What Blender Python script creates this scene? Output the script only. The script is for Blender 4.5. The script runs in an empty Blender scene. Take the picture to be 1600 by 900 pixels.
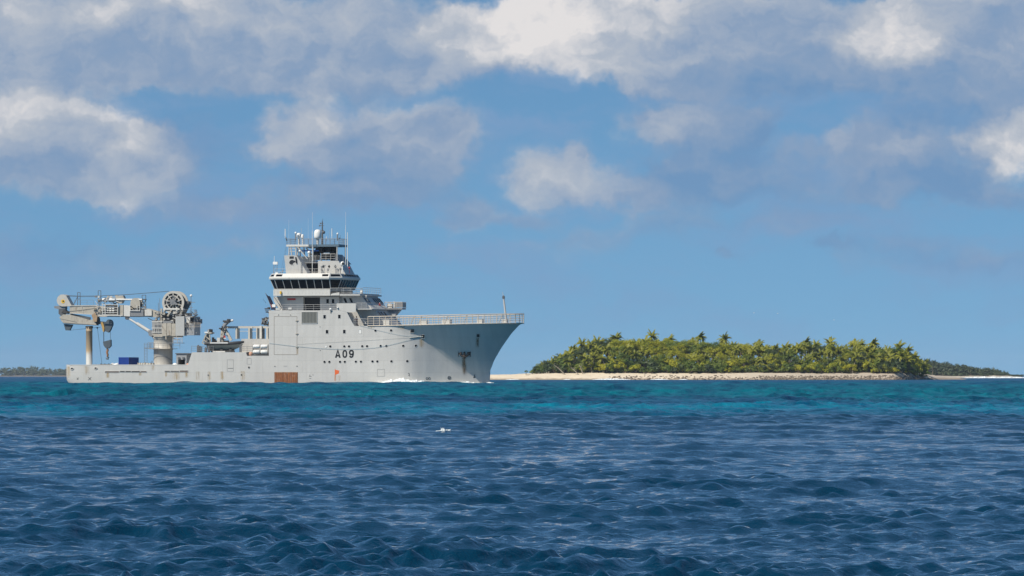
import bpy, bmesh, math, random
import numpy as np
from mathutils import Vector, Matrix, Euler, noise as mnoise

R = math.radians
scene = bpy.context.scene
COL = scene.collection

# ---------------------------------------------------------------- camera
F = 200.0 / 36.0 * 1600.0          # focal length in photograph pixels
CAM_H = 1.6
HOR = 587.0                        # picture row of the horizon
cam_d = bpy.data.cameras.new('camera')
cam_d.lens = 200.0
cam_d.sensor_width = 36.0
cam_d.shift_y = (HOR - 450.0) / 1600.0
cam_d.clip_start = 0.5
cam_d.clip_end = 60000.0
cam = bpy.data.objects.new('camera', cam_d)
cam.location = (0, 0, CAM_H)
cam.rotation_euler = (R(90), 0, 0)
COL.objects.link(cam)
scene.camera = cam

# ---------------------------------------------------------------- sun and exposure
SUN_EL = R(47)
SUN_H = Vector((-0.75, -0.66)).normalized()
sun_dir = Vector((SUN_H.x * math.cos(SUN_EL), SUN_H.y * math.cos(SUN_EL), math.sin(SUN_EL)))
sd = bpy.data.lights.new('sun', 'SUN')
sd.energy = 5.0
sd.angle = R(0.53)
sd.color = (1.0, 0.92, 0.79)
sun = bpy.data.objects.new('sun', sd)
sun.rotation_euler = sun_dir.to_track_quat('Z', 'Y').to_euler()
COL.objects.link(sun)
vs = scene.view_settings
vs.view_transform = 'Standard'
vs.look = 'None'
vs.exposure = 0.0
vs.gamma = 1.0
scene.cycles.max_bounces = 6
scene.cycles.diffuse_bounces = 3
scene.cycles.glossy_bounces = 3
scene.cycles.volume_bounces = 1
scene.cycles.use_denoising = True

# ---------------------------------------------------------------- world: sky with clouds
world = bpy.data.worlds.new('World')
scene.world = world
world.use_nodes = True
class NT:
    """small helper to write node trees"""
    def __init__(self, tree):
        self.t = tree
        self.n = tree.nodes
        self.l = tree.links
    def node(self, typ, **kw):
        n = self.n.new(typ)
        for k, v in kw.items():
            setattr(n, k, v)
        return n
    def put(self, sock, v):
        if hasattr(v, 'is_output'):
            self.l.new(v, sock)
        elif v is not None:
            sock.default_value = v
    def math(self, op, a, b=None, c=None, clamp=False):
        n = self.node('ShaderNodeMath', operation=op, use_clamp=clamp)
        self.put(n.inputs[0], a)
        if b is not None: self.put(n.inputs[1], b)
        if c is not None: self.put(n.inputs[2], c)
        return n.outputs[0]
    def vmath(self, op, a, b=None, c=None):
        n = self.node('ShaderNodeVectorMath', operation=op)
        self.put(n.inputs[0], a)
        if b is not None: self.put(n.inputs[1], b)
        if c is not None: self.put(n.inputs[2], c)
        return n.outputs[0]
    def comb(self, x, y, z):
        n = self.node('ShaderNodeCombineXYZ')
        self.put(n.inputs[0], x); self.put(n.inputs[1], y); self.put(n.inputs[2], z)
        return n.outputs[0]
    def sep(self, v):
        n = self.node('ShaderNodeSeparateXYZ')
        self.put(n.inputs[0], v)
        return n.outputs
    def noise(self, vec, scale, detail=4, rough=0.55, lac=2.0, color=False, dist=0.0):
        n = self.node('ShaderNodeTexNoise')
        n.noise_dimensions = '3D'
        self.put(n.inputs['Vector'], vec)
        n.inputs['Scale'].default_value = scale
        n.inputs['Detail'].default_value = detail
        n.inputs['Roughness'].default_value = rough
        n.inputs['Lacunarity'].default_value = lac
        n.inputs['Distortion'].default_value = dist
        return n.outputs['Color' if color else 'Fac']
    def mix(self, fac, a, b, blend='MIX'):
        n = self.node('ShaderNodeMix', data_type='RGBA', blend_type=blend)
        n.clamp_factor = True
        self.put(n.inputs[0], fac)
        for s, v in ((n.inputs[6], a), (n.inputs[7], b)):
            if isinstance(v, (tuple, list)) and len(v) == 3: v = (*v, 1.0)
            self.put(s, v)
        return n.outputs[2]
    def smooth(self, v, lo, hi, a=0.0, b=1.0):
        n = self.node('ShaderNodeMapRange', interpolation_type='SMOOTHSTEP')
        self.put(n.inputs[0], v)
        n.inputs[1].default_value = lo; n.inputs[2].default_value = hi
        n.inputs[3].default_value = a; n.inputs[4].default_value = b
        return n.outputs[0]
    def ramp(self, fac, stops, interp='LINEAR'):
        n = self.node('ShaderNodeValToRGB')
        n.color_ramp.interpolation = interp
        e = n.color_ramp.elements
        while len(e) < len(stops): e.new(0.5)
        for el, (p, c) in zip(e, stops):
            el.position = p
            el.color = (*c, 1.0) if len(c) == 3 else c
        self.put(n.inputs[0], fac)
        return n.outputs[0]

def build_world():
    w = NT(world.node_tree)
    w.n.clear()
    out = w.node('ShaderNodeOutputWorld')
    bg = w.node('ShaderNodeBackground')
    bg.inputs['Strength'].default_value = 0.10
    w.l.new(bg.outputs[0], out.inputs['Surface'])
    tc = w.node('ShaderNodeTexCoord').outputs['Generated']
    x, y, z = w.sep(tc)
    # clear sky: the air is very clean, so the blue reaches down to the sea
    zz = w.math('ADD', w.math('MULTIPLY_ADD', w.math('MAXIMUM', z, 0.0), 0.80, 0.15), w.smooth(z, 0.0, 0.14, 0.0, 0.10))
    sv = w.vmath('NORMALIZE', w.comb(x, y, zz))
    sky = w.node('ShaderNodeTexSky')
    sky.sky_type = 'NISHITA'
    sky.sun_disc = False
    sky.sun_elevation = SUN_EL
    sky.sun_rotation = math.atan2(SUN_H.x, SUN_H.y)
    sky.altitude = 0.0
    sky.air_density = 1.0
    sky.dust_density = 0.2
    sky.ozone_density = 1.6
    w.l.new(sv, sky.inputs['Vector'])
    base = w.mix(1.0, sky.outputs[0], SKY_TINT, 'MULTIPLY')
    # clouds: directions in units of one hundredth of the focal length
    yy = w.math('MAXIMUM', y, 0.02)
    U = w.math('MULTIPLY', w.math('DIVIDE', x, yy), F / 100.0)
    V = w.math('MULTIPLY', w.math('DIVIDE', z, yy), F / 100.0)
    uv = w.comb(U, V, 0.0)
    wn = w.noise(uv, 0.55, 4, 0.62, color=True)
    wn2 = w.noise(uv, 1.7, 4, 0.65, color=True)
    wv = w.vmath('SUBTRACT', wn, (0.5, 0.5, 0.5))
    wv2 = w.vmath('SUBTRACT', wn2, (0.5, 0.5, 0.5))
    p = w.vmath('ADD', uv, w.vmath('MULTIPLY', wv, (1.7, 0.95, 0)))
    p = w.vmath('ADD', p, w.vmath('MULTIPLY', wv2, (0.7, 0.5, 0)))
    A = None
    B = None
    for (px, py, rx, ry, a, br) in CLOUDS:
        cu, cv = (px - 800) / 100.0, (HOR - py) / 100.0
        q = w.vmath('MULTIPLY', w.vmath('SUBTRACT', p, (cu, cv, 0)), (86.0 / rx, 86.0 / ry, 0))
        n = w.node('ShaderNodeVectorMath', operation='LENGTH')
        w.l.new(q, n.inputs[0])
        g = w.smooth(n.outputs['Value'], 0.15, 1.25, 1.0, 0.0)
        A = w.math('MULTIPLY_ADD', g, a, A if A is not None else 0.0)
        B = w.math('MULTIPLY_ADD', g, a * br, B if B is not None else 0.0)
    br = w.math('DIVIDE', B, w.math('MAXIMUM', A, 0.05))
    fine = w.noise(uv, 1.1, 6, 0.6)
    fine2 = w.noise(w.vmath('MULTIPLY', uv, (1.0, 1.8, 1.0)), 3.1, 5, 0.6)
    A2 = w.math('ADD', A, w.math('MULTIPLY', w.math('SUBTRACT', fine, 0.5), 0.6))
    A2 = w.math('ADD', A2, w.math('MULTIPLY', w.math('SUBTRACT', fine2, 0.5), 0.28))
    # billows: the side of each lump turned to the sun is the brighter one
    n0 = w.noise(w.vmath('MULTIPLY', p, (0.7, 1.15, 1.0)), 0.80, 5, 0.54)
    n1 = w.noise(w.vmath('MULTIPLY', w.vmath('ADD', p, (-0.22, 0.30, 0.0)), (0.7, 1.15, 1.0)), 0.80, 5, 0.54)
    br = w.math('ADD', br, w.math('MULTIPLY', w.math('SUBTRACT', n0, n1), 1.35))
    br = w.math('ADD', br, w.math('MULTIPLY', w.math('SUBTRACT', fine, 0.5), 0.4))
    A2 = w.math('ADD', A2, w.math('MULTIPLY', w.math('SUBTRACT', n0, 0.5), 0.5))
    alpha_in = w.math('ADD', w.math('MULTIPLY', w.smooth(A2, 0.14, 0.74), 0.66), w.math('MULTIPLY', w.smooth(A2, -0.1, 0.95), 0.34))
    # thin grey-blue bands low down between the cumulus
    vn = w.noise(w.vmath('MULTIPLY', p, (0.30, 1.1, 1.0)), 0.9, 5, 0.6)
    veil = w.math('MULTIPLY', w.smooth(vn, 0.42, 0.64), 0.70)
    # the same broken cumulus all round, outside the part in view
    zc = w.math('ADD', w.math('MAXIMUM', z, 0.0), 0.10)
    pl = w.comb(w.math('DIVIDE', x, zc), w.math('DIVIDE', y, zc), 0.0)
    gn = w.noise(pl, 0.85, 5, 0.6)
    gb = w.noise(w.vmath('ADD', pl, (3.1, 0.4, 0)), 1.3, 4, 0.6)
    alpha_out = w.smooth(gn, 0.53, 0.74)
    br_out = w.smooth(gb, 0.38, 0.92)
    m = w.math('MULTIPLY', w.smooth(w.math('ABSOLUTE', U), 9.0, 13.0, 1.0, 0.0), w.smooth(V, 6.2, 9.0, 1.0, 0.0))
    m = w.math('MULTIPLY', m, w.math('GREATER_THAN', y, 0.3))
    mm = w.node('ShaderNodeMix', data_type='FLOAT'); w.put(mm.inputs[0], m); w.put(mm.inputs[2], alpha_out); w.put(mm.inputs[3], alpha_in)
    mb = w.node('ShaderNodeMix', data_type='FLOAT'); w.put(mb.inputs[0], m); w.put(mb.inputs[2], br_out); w.put(mb.inputs[3], br)
    ccol = w.ramp(mb.outputs[0], [(0.0, CL0), (0.35, CL1), (0.7, CL2), (1.0, CL3)])
    # far clouds low over the sea sink into the blue
    fade = w.smooth(z, 0.004, 0.042, 0.40, 1.0)
    al = w.math('MULTIPLY', w.math('MULTIPLY', mm.outputs[0], fade), 0.96)
    veil = w.math('MULTIPLY', veil, w.math('MULTIPLY', m, w.smooth(z, 0.002, 0.03, 0.35, 1.0)))
    base = w.mix(veil, base, VEIL)
    col = w.mix(al, base, ccol)
    w.l.new(col, bg.inputs['Color'])

VEIL = (2.1, 3.4, 5.5)
SKY_TINT = (0.575, 0.84, 0.975)
CL0 = (1.6, 2.95, 5.0)
CL1 = (2.6, 3.55, 5.1)
CL2 = (4.5, 4.95, 5.7)
CL3 = (7.9, 7.6, 7.5)
# px, py, rx, ry, amount, brightness
CLOUDS = [
    (120, 15, 300, 60, 0.8, 0.62), (60, 75, 240, 60, 0.9, 0.42), (330, 60, 260, 70, 1.0, 0.42), (330, 10, 170, 35, 0.6, 0.85),
    (560, 85, 190, 60, 1.0, 0.42), (210, 100, 190, 32, 0.5, 0.50), (520, 30, 110, 55, 0.6, 0.62), (560, 125, 260, 30, 0.5, 0.25),
    (760, 55, 120, 55, 0.9, 0.92), (900, 45, 190, 65, 1.2, 0.95), (1040, 30, 110, 50, 0.8, 0.85), (690, 65, 80, 50, 0.7, 0.66), (630, 25, 120, 45, 0.6, 0.55), (480, 95, 150, 40, 0.5, 0.40),
    (1100, 85, 180, 55, 1.0, 0.25), (1250, 70, 160, 70, 0.7, 0.35), (1395, 50, 80, 65, 1.1, 0.92), (1200, 20, 170, 45, 0.8, 0.5), (1500, 15, 160, 40, 0.7, 0.6), (1540, 60, 120, 80, 0.9, 0.45),
    (1000, 125, 80, 22, 0.5, 0.60), (1350, 130, 330, 40, 0.7, 0.15), (1560, 135, 140, 35, 0.6, 0.25),
    (75, 180, 130, 60, 1.0, 0.70), (60, 235, 150, 50, 0.7, 0.30), (235, 215, 65, 30, 0.9, 0.85), (200, 270, 120, 48, 1.0, 0.72),
    (60, 290, 140, 30, 0.7, 0.45), (300, 330, 110, 26, 0.5, 0.25), (300, 225, 100, 80, 0.5, 0.02),
    (475, 205, 65, 62, 1.0, 0.62), (580, 180, 50, 30, 0.6, 0.42), (665, 215, 85, 52, 1.0, 0.55), (570, 235, 160, 45, 0.6, 0.32), (600, 285, 140, 45, 0.7, 0.10),
    (870, 280, 85, 50, 1.0, 0.62), (890, 235, 30, 25, 0.4, 0.35), (735, 335, 55, 32, 0.8, 0.40), (830, 348, 60, 18, 0.6, 0.35), (985, 305, 45, 28, 0.6, 0.35),
    (1080, 190, 115, 34, 1.0, 0.42), (1180, 195, 55, 32, 0.7, 0.18), (1120, 260, 140, 55, 0.8, 0.06), (1060, 290, 110, 45, 0.5, 0.2),
    (1345, 235, 110, 42, 0.9, 0.32), (1570, 210, 60, 52, 1.1, 0.80), (1470, 240, 110, 45, 0.6, 0.26), (1490, 300, 160, 38, 0.8, 0.16), (1290, 300, 120, 35, 0.5, 0.12),
    (1460, 185, 110, 25, 0.5, 0.12), (880, 395, 90, 28, 0.35, 0.4), (370, 390, 70, 20, 0.35, 0.3), (1130, 392, 32, 10, 0.6, 0.05), (1300, 388, 45, 10, 0.5, 0.05),
    (530, 305, 110, 30, 0.5, 0.22), (420, 335, 110, 24, 0.4, 0.2), (1050, 345, 120, 24, 0.45, 0.2), (1250, 350, 130, 24, 0.45, 0.15), (690, 400, 120, 22, 0.35, 0.3), (960, 372, 110, 24, 0.4, 0.3), (220, 400, 130, 26, 0.4, 0.25), (1420, 400, 160, 35, 0.5, 0.12), (1560, 420, 90, 25, 0.4, 0.15), (60, 390, 120, 40, 0.4, 0.1), (150, 440, 150, 25, 0.3, 0.15),
]
build_world()
world.cycles.sampling_method = 'MANUAL'
world.cycles.sample_map_resolution = 512

# ---------------------------------------------------------------- materials
MAT = {}
def new_mat(name):
    m = bpy.data.materials.new(name)
    m.use_nodes = True
    nt = NT(m.node_tree)
    b = next(n for n in nt.n if n.type == 'BSDF_PRINCIPLED')
    MAT[name] = m
    return m, nt, b

def paint(name, col, rough=0.5, metal=0.0, var=0.10, dirt=None, dirt_amt=0.0, scale=1.2, bump=0.0, streak=0.0):
    """painted or bare surface with blotches, vertical streaks and dirt, in metres of the object"""
    m, nt, b = new_mat(name)
    oc = nt.node('ShaderNodeTexCoord').outputs['Object']
    rn = nt.math('MULTIPLY', nt.node('ShaderNodeObjectInfo').outputs['Random'], 37.0)
    oc = nt.vmath('ADD', oc, nt.comb(rn, rn, 0.0))
    n1 = nt.noise(oc, scale, 6, 0.6)
    f = nt.math('MULTIPLY_ADD', nt.math('SUBTRACT', n1, 0.5), 2 * var, 1.0)
    if streak:
        st = nt.noise(nt.vmath('MULTIPLY', oc, (2.6, 2.6, 0.16)), 1.0, 5, 0.6)
        f = nt.math('MULTIPLY', f, nt.math('MULTIPLY_ADD', nt.math('SUBTRACT', st, 0.5), 2 * streak, 1.0))
    c = nt.vmath('MULTIPLY', (*col,), nt.comb(f, f, f))
    if dirt:
        d = nt.noise(nt.vmath('MULTIPLY', oc, (1.5, 1.5, 0.5)), 1.6, 8, 0.68)
        c = nt.mix(nt.math('MULTIPLY', nt.smooth(d, 0.52, 0.74), dirt_amt), c, dirt)
    nt.put(b.inputs['Base Color'], c)
    nt.put(b.inputs['Roughness'], nt.math('MULTIPLY_ADD', n1, 0.2, rough - 0.1))
    b.inputs['Metallic'].default_value = metal
    if bump:
        bp = nt.node('ShaderNodeBump')
        bp.inputs['Strength'].default_value = bump
        bp.inputs['Distance'].default_value = 0.05
        nt.put(bp.inputs['Height'], nt.noise(oc, 0.9, 3, 0.5))
        nt.l.new(bp.outputs[0], b.inputs['Normal'])
    return m

def hull_mat():
    m, nt, b = new_mat('hull_grey')
    oc = nt.node('ShaderNodeTexCoord').outputs['Object']
    x, y, z = nt.sep(oc)
    big = nt.noise(oc, 0.16, 4, 0.6)
    st = nt.noise(nt.vmath('MULTIPLY', oc, (1.1, 0.2, 0.09)), 1.0, 6, 0.62)
    fine = nt.noise(oc, 2.2, 6, 0.65)
    f = nt.math('ADD', 1.0, nt.math('MULTIPLY', nt.math('SUBTRACT', big, 0.5), 0.16))
    f = nt.math('ADD', f, nt.math('MULTIPLY', nt.math('SUBTRACT', st, 0.5), 0.30))
    f = nt.math('ADD', f, nt.math('MULTIPLY', nt.math('SUBTRACT', fine, 0.5), 0.07))
    # welded plates: faint change of shade from plate to plate and a fine seam
    bt = nt.node('ShaderNodeTexBrick')
    nt.put(bt.inputs['Vector'], nt.comb(x, z, 0.0))
    bt.inputs['Scale'].default_value = 1.0
    bt.inputs['Brick Width'].default_value = 7.6
    bt.inputs['Row Height'].default_value = 2.15
    bt.inputs['Mortar Size'].default_value = 0.018
    bt.inputs['Mortar Smooth'].default_value = 0.6
    bt.inputs['Color1'].default_value = (0.965, 0.965, 0.965, 1)
    bt.inputs['Color2'].default_value = (1.03, 1.03, 1.03, 1)
    bt.inputs['Mortar'].default_value = (0.76, 0.76, 0.75, 1)
    c = nt.vmath('MULTIPLY', (0.53, 0.515, 0.48), nt.comb(f, f, f))
    c = nt.vmath('MULTIPLY', c, bt.outputs['Color'])
    # dried salt and a little grime low on the side
    low = nt.smooth(z, 0.0, 2.4, 1.0, 0.0)
    c = nt.mix(nt.math('MULTIPLY', nt.math('MULTIPLY', low, nt.smooth(st, 0.45, 0.7)), 0.35), c, (0.42, 0.38, 0.30))
    rn = nt.noise(nt.vmath('MULTIPLY', oc, (2.2, 1, 0.35)), 1.0, 8, 0.7)
    c = nt.mix(nt.math('MULTIPLY', nt.smooth(rn, 0.62, 0.78), 0.5), c, (0.30, 0.17, 0.08))
    nt.put(b.inputs['Base Color'], c)
    b.inputs['Roughness'].default_value = 0.55
    bp = nt.node('ShaderNodeBump')
    bp.inputs['Strength'].default_value = 0.35
    bp.inputs['Distance'].default_value = 0.08
    h = nt.math('ADD', nt.noise(nt.vmath('MULTIPLY', oc, (1, 1, 0.8)), 0.75, 3, 0.5), nt.math('MULTIPLY', bt.outputs['Fac'], -0.35))
    nt.put(bp.inputs['Height'], h)
    nt.l.new(bp.outputs[0], b.inputs['Normal'])
hull_mat()
paint('grey', (0.48, 0.47, 0.445), 0.5, var=0.10, streak=0.10, dirt=(0.30, 0.24, 0.16), dirt_amt=0.25, bump=0.15)
paint('pale', (0.60, 0.585, 0.54), 0.5, var=0.10, streak=0.08, dirt=(0.36, 0.26, 0.16), dirt_amt=0.35)
paint('beige', (0.42, 0.385, 0.32), 0.55, var=0.22, streak=0.22, dirt=(0.17, 0.10, 0.055), dirt_amt=0.8, scale=1.6)
paint('dark_grey', (0.10, 0.105, 0.11), 0.55, var=0.2)
paint('mid_grey', (0.22, 0.225, 0.23), 0.5, var=0.15, dirt=(0.14, 0.10, 0.07), dirt_amt=0.35)
paint('black', (0.015, 0.015, 0.017), 0.5, var=0.2)
paint('void', (0.02, 0.021, 0.024), 0.8, var=0.2)  # near black: the darkness inside openings is put into the colour
paint('white', (0.78, 0.77, 0.73), 0.4, var=0.05, dirt=(0.5, 0.44, 0.35), dirt_amt=0.25)
paint('rail_white', (0.60, 0.52, 0.42), 0.5, var=0.12, dirt=(0.35, 0.2, 0.1), dirt_amt=0.5, scale=3.0)
paint('blue_box', (0.012, 0.055, 0.30), 0.45, var=0.15)
paint('blue_paint', (0.02, 0.11, 0.38), 0.4, var=0.1)
paint('steel', (0.55, 0.55, 0.55), 0.3, metal=0.8, var=0.1)
paint('orange', (0.75, 0.14, 0.03), 0.5, var=0.12)
paint('red', (0.45, 0.03, 0.03), 0.5, var=0.1)
paint('yellow', (0.75, 0.45, 0.03), 0.5, var=0.1)
paint('navy', (0.012, 0.017, 0.05), 0.8, var=0.2)
paint('tube_rubber', (0.045, 0.047, 0.05), 0.6, var=0.2)
paint('rope_blue', (0.16, 0.30, 0.38), 0.8, var=0.2)
paint('rope_pale', (0.42, 0.43, 0.40), 0.8, var=0.2)
paint('cable', (0.05, 0.055, 0.06), 0.5, var=0.2)
paint('skin', (0.35, 0.20, 0.13), 0.6, var=0.05)
paint('louvre', (0.16, 0.165, 0.15), 0.6, var=0.1)
paint('rust_wood', (0.24, 0.085, 0.03), 0.85, var=0.6, streak=0.9, dirt=(0.42, 0.34, 0.28), dirt_amt=0.75, scale=2.5)
paint('rusty', (0.26, 0.14, 0.07), 0.8, var=0.3, dirt=(0.12, 0.05, 0.025), dirt_amt=0.8, scale=4)
def rest_mat():
    m, nt, b = new_mat('rest_column')
    oc = nt.node('ShaderNodeTexCoord').outputs['Object']
    x, y, z = nt.sep(oc)
    n = nt.noise(nt.vmath('MULTIPLY', oc, (3, 3, 0.4)), 1.0, 6, 0.65)
    t = nt.math('ADD', nt.smooth(z, 2.2, 5.0), nt.math('MULTIPLY', nt.math('SUBTRACT', n, 0.5), 1.0))
    c = nt.ramp(t, [(0.15, (0.50, 0.50, 0.47)), (0.55, (0.40, 0.29, 0.16)), (0.9, (0.33, 0.25, 0.16))])
    nt.put(b.inputs['Base Color'], c)
    b.inputs['Roughness'].default_value = 0.6
rest_mat()
def glass_mat():
    m, nt, b = new_mat('glass')
    b.inputs['Base Color'].default_value = (0.004, 0.006, 0.010, 1)
    b.inputs['Roughness'].default_value = 0.06
    b.inputs['IOR'].default_value = 1.35
    b.inputs['Specular IOR Level'].default_value = 0.15
glass_mat()
def stain_mat(name, col, amt):
    m, nt, b = new_mat(name)
    uv = nt.node('ShaderNodeUVMap').outputs[0]
    u, v, _ = nt.sep(uv)
    oc = nt.node('ShaderNodeTexCoord').outputs['Object']
    n = nt.noise(nt.vmath('MULTIPLY', oc, (4.5, 1.0, 0.25)), 1.0, 6, 0.65)
    edge = nt.math('MULTIPLY', nt.smooth(u, 0.0, 0.45), nt.smooth(u, 0.55, 1.0, 1.0, 0.0))
    edge = nt.math('MULTIPLY', edge, nt.smooth(v, 0.0, 0.4))
    edge = nt.math('MULTIPLY', edge, nt.smooth(v, 0.92, 1.0, 1.0, 0.0))
    a = nt.math('MULTIPLY', nt.math('MULTIPLY', edge, nt.smooth(n, 0.36, 0.66)), amt, clamp=True)
    b.inputs['Base Color'].default_value = (*col, 1)
    b.inputs['Roughness'].default_value = 0.8
    nt.put(b.inputs['Alpha'], a)
stain_mat('stain', (0.44, 0.31, 0.14), 0.62)
stain_mat('stain_dark', (0.20, 0.12, 0.05), 0.95)

def foam_mat():
    m, nt, b = new_mat('foam')
    oc = nt.node('ShaderNodeTexCoord').outputs['Object']
    n = nt.noise(oc, 3.0, 5, 0.7)
    nt.put(b.inputs['Base Color'], nt.mix(n, (0.62, 0.70, 0.72), (0.88, 0.88, 0.87)))
    b.inputs['Roughness'].default_value = 0.9
foam_mat()

def leaf_mat(name, c1, c2, trans=0.25):
    m, nt, b = new_mat(name)
    out = next(n for n in nt.n if n.type == 'OUTPUT_MATERIAL')
    oi = nt.node('ShaderNodeObjectInfo').outputs['Random']
    gp = nt.node('ShaderNodeNewGeometry')
    n = nt.noise(gp.outputs['Position'], 0.45, 4, 0.6)
    isl = gp.outputs['Random Per Island']
    t = nt.math('ADD', nt.math('MULTIPLY', oi, 0.6), nt.math('MULTIPLY', nt.smooth(n, 0.3, 0.7), 0.5))
    c = nt.mix(t, c1, c2)
    g = nt.math('MULTIPLY_ADD', isl, 0.7, 0.65)
    c = nt.vmath('MULTIPLY', c, nt.comb(g, g, g))
    nt.put(b.inputs['Base Color'], c)
    b.inputs['Roughness'].default_value = 0.55
    tr = nt.node('ShaderNodeBsdfTranslucent')
    nt.put(tr.inputs['Color'], nt.vmath('MULTIPLY', c, (1.1, 1.2, 0.6)))
    mx = nt.node('ShaderNodeMixShader')
    mx.inputs[0].default_value = trans
    nt.l.new(b.outputs[0], mx.inputs[1]); nt.l.new(tr.outputs[0], mx.inputs[2])
    nt.l.new(mx.outputs[0], out.inputs['Surface'])
leaf_mat('leaf_palm', (0.14, 0.17, 0.018), (0.37, 0.36, 0.032), 0.42)
leaf_mat('leaf_yellow', (0.25, 0.29, 0.016), (0.46, 0.42, 0.022), 0.42)
leaf_mat('leaf_green', (0.07, 0.135, 0.018), (0.21, 0.25, 0.028), 0.38)
leaf_mat('leaf_dark', (0.028, 0.056, 0.014), (0.065, 0.095, 0.02))
leaf_mat('leaf_far', (0.05, 0.075, 0.025), (0.10, 0.12, 0.045))
paint('bark_pale', (0.34, 0.29, 0.22), 0.9, var=0.3, scale=3)
paint('bark', (0.15, 0.11, 0.075), 0.9, var=0.3, scale=3)
paint('rock', (0.19, 0.15, 0.11), 0.9, var=0.4, scale=0.8)
def sand_mat():
    m, nt, b = new_mat('sand')
    gp = nt.node('ShaderNodeNewGeometry').outputs['Position']
    x, y, z = nt.sep(gp)
    n = nt.noise(gp, 0.35, 8, 0.65)
    n2 = nt.noise(gp, 0.05, 4, 0.6)
    c = nt.mix(n, (0.60, 0.49, 0.35), (0.76, 0.66, 0.50))
    # shingle and coral rubble towards the right-hand end of the island
    sh = nt.math('MULTIPLY', nt.smooth(nt.math('ADD', x, nt.math('MULTIPLY', n2, 60.0)), 80.0, 160.0), 0.75)
    c = nt.mix(sh, c, nt.mix(n, (0.30, 0.25, 0.20), (0.46, 0.39, 0.32)))
    wet = nt.smooth(nt.math('ADD', z, nt.math('MULTIPLY', nt.math('SUBTRACT', n, 0.5), 1.4)), 0.25, 0.9, 1.0, 0.0)
    c = nt.mix(nt.math('MULTIPLY', wet, 0.75), c, (0.25, 0.19, 0.13))
    soil = nt.math('MULTIPLY', nt.smooth(nt.math('ADD', z, nt.math('MULTIPLY', n, 1.0)), 3.25, 3.7), nt.smooth(x, 8.0, 20.0))
    c = nt.mix(soil, c, (0.10, 0.10, 0.035))
    nt.put(b.inputs['Base Color'], c)
    b.inputs['Roughness'].default_value = 0.9
    bp = nt.node('ShaderNodeBump'); bp.inputs['Strength'].default_value = 0.6; bp.inputs['Distance'].default_value = 0.3
    nt.put(bp.inputs['Height'], nt.noise(gp, 0.8, 6, 0.7)); nt.l.new(bp.outputs[0], b.inputs['Normal'])
sand_mat()

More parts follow.
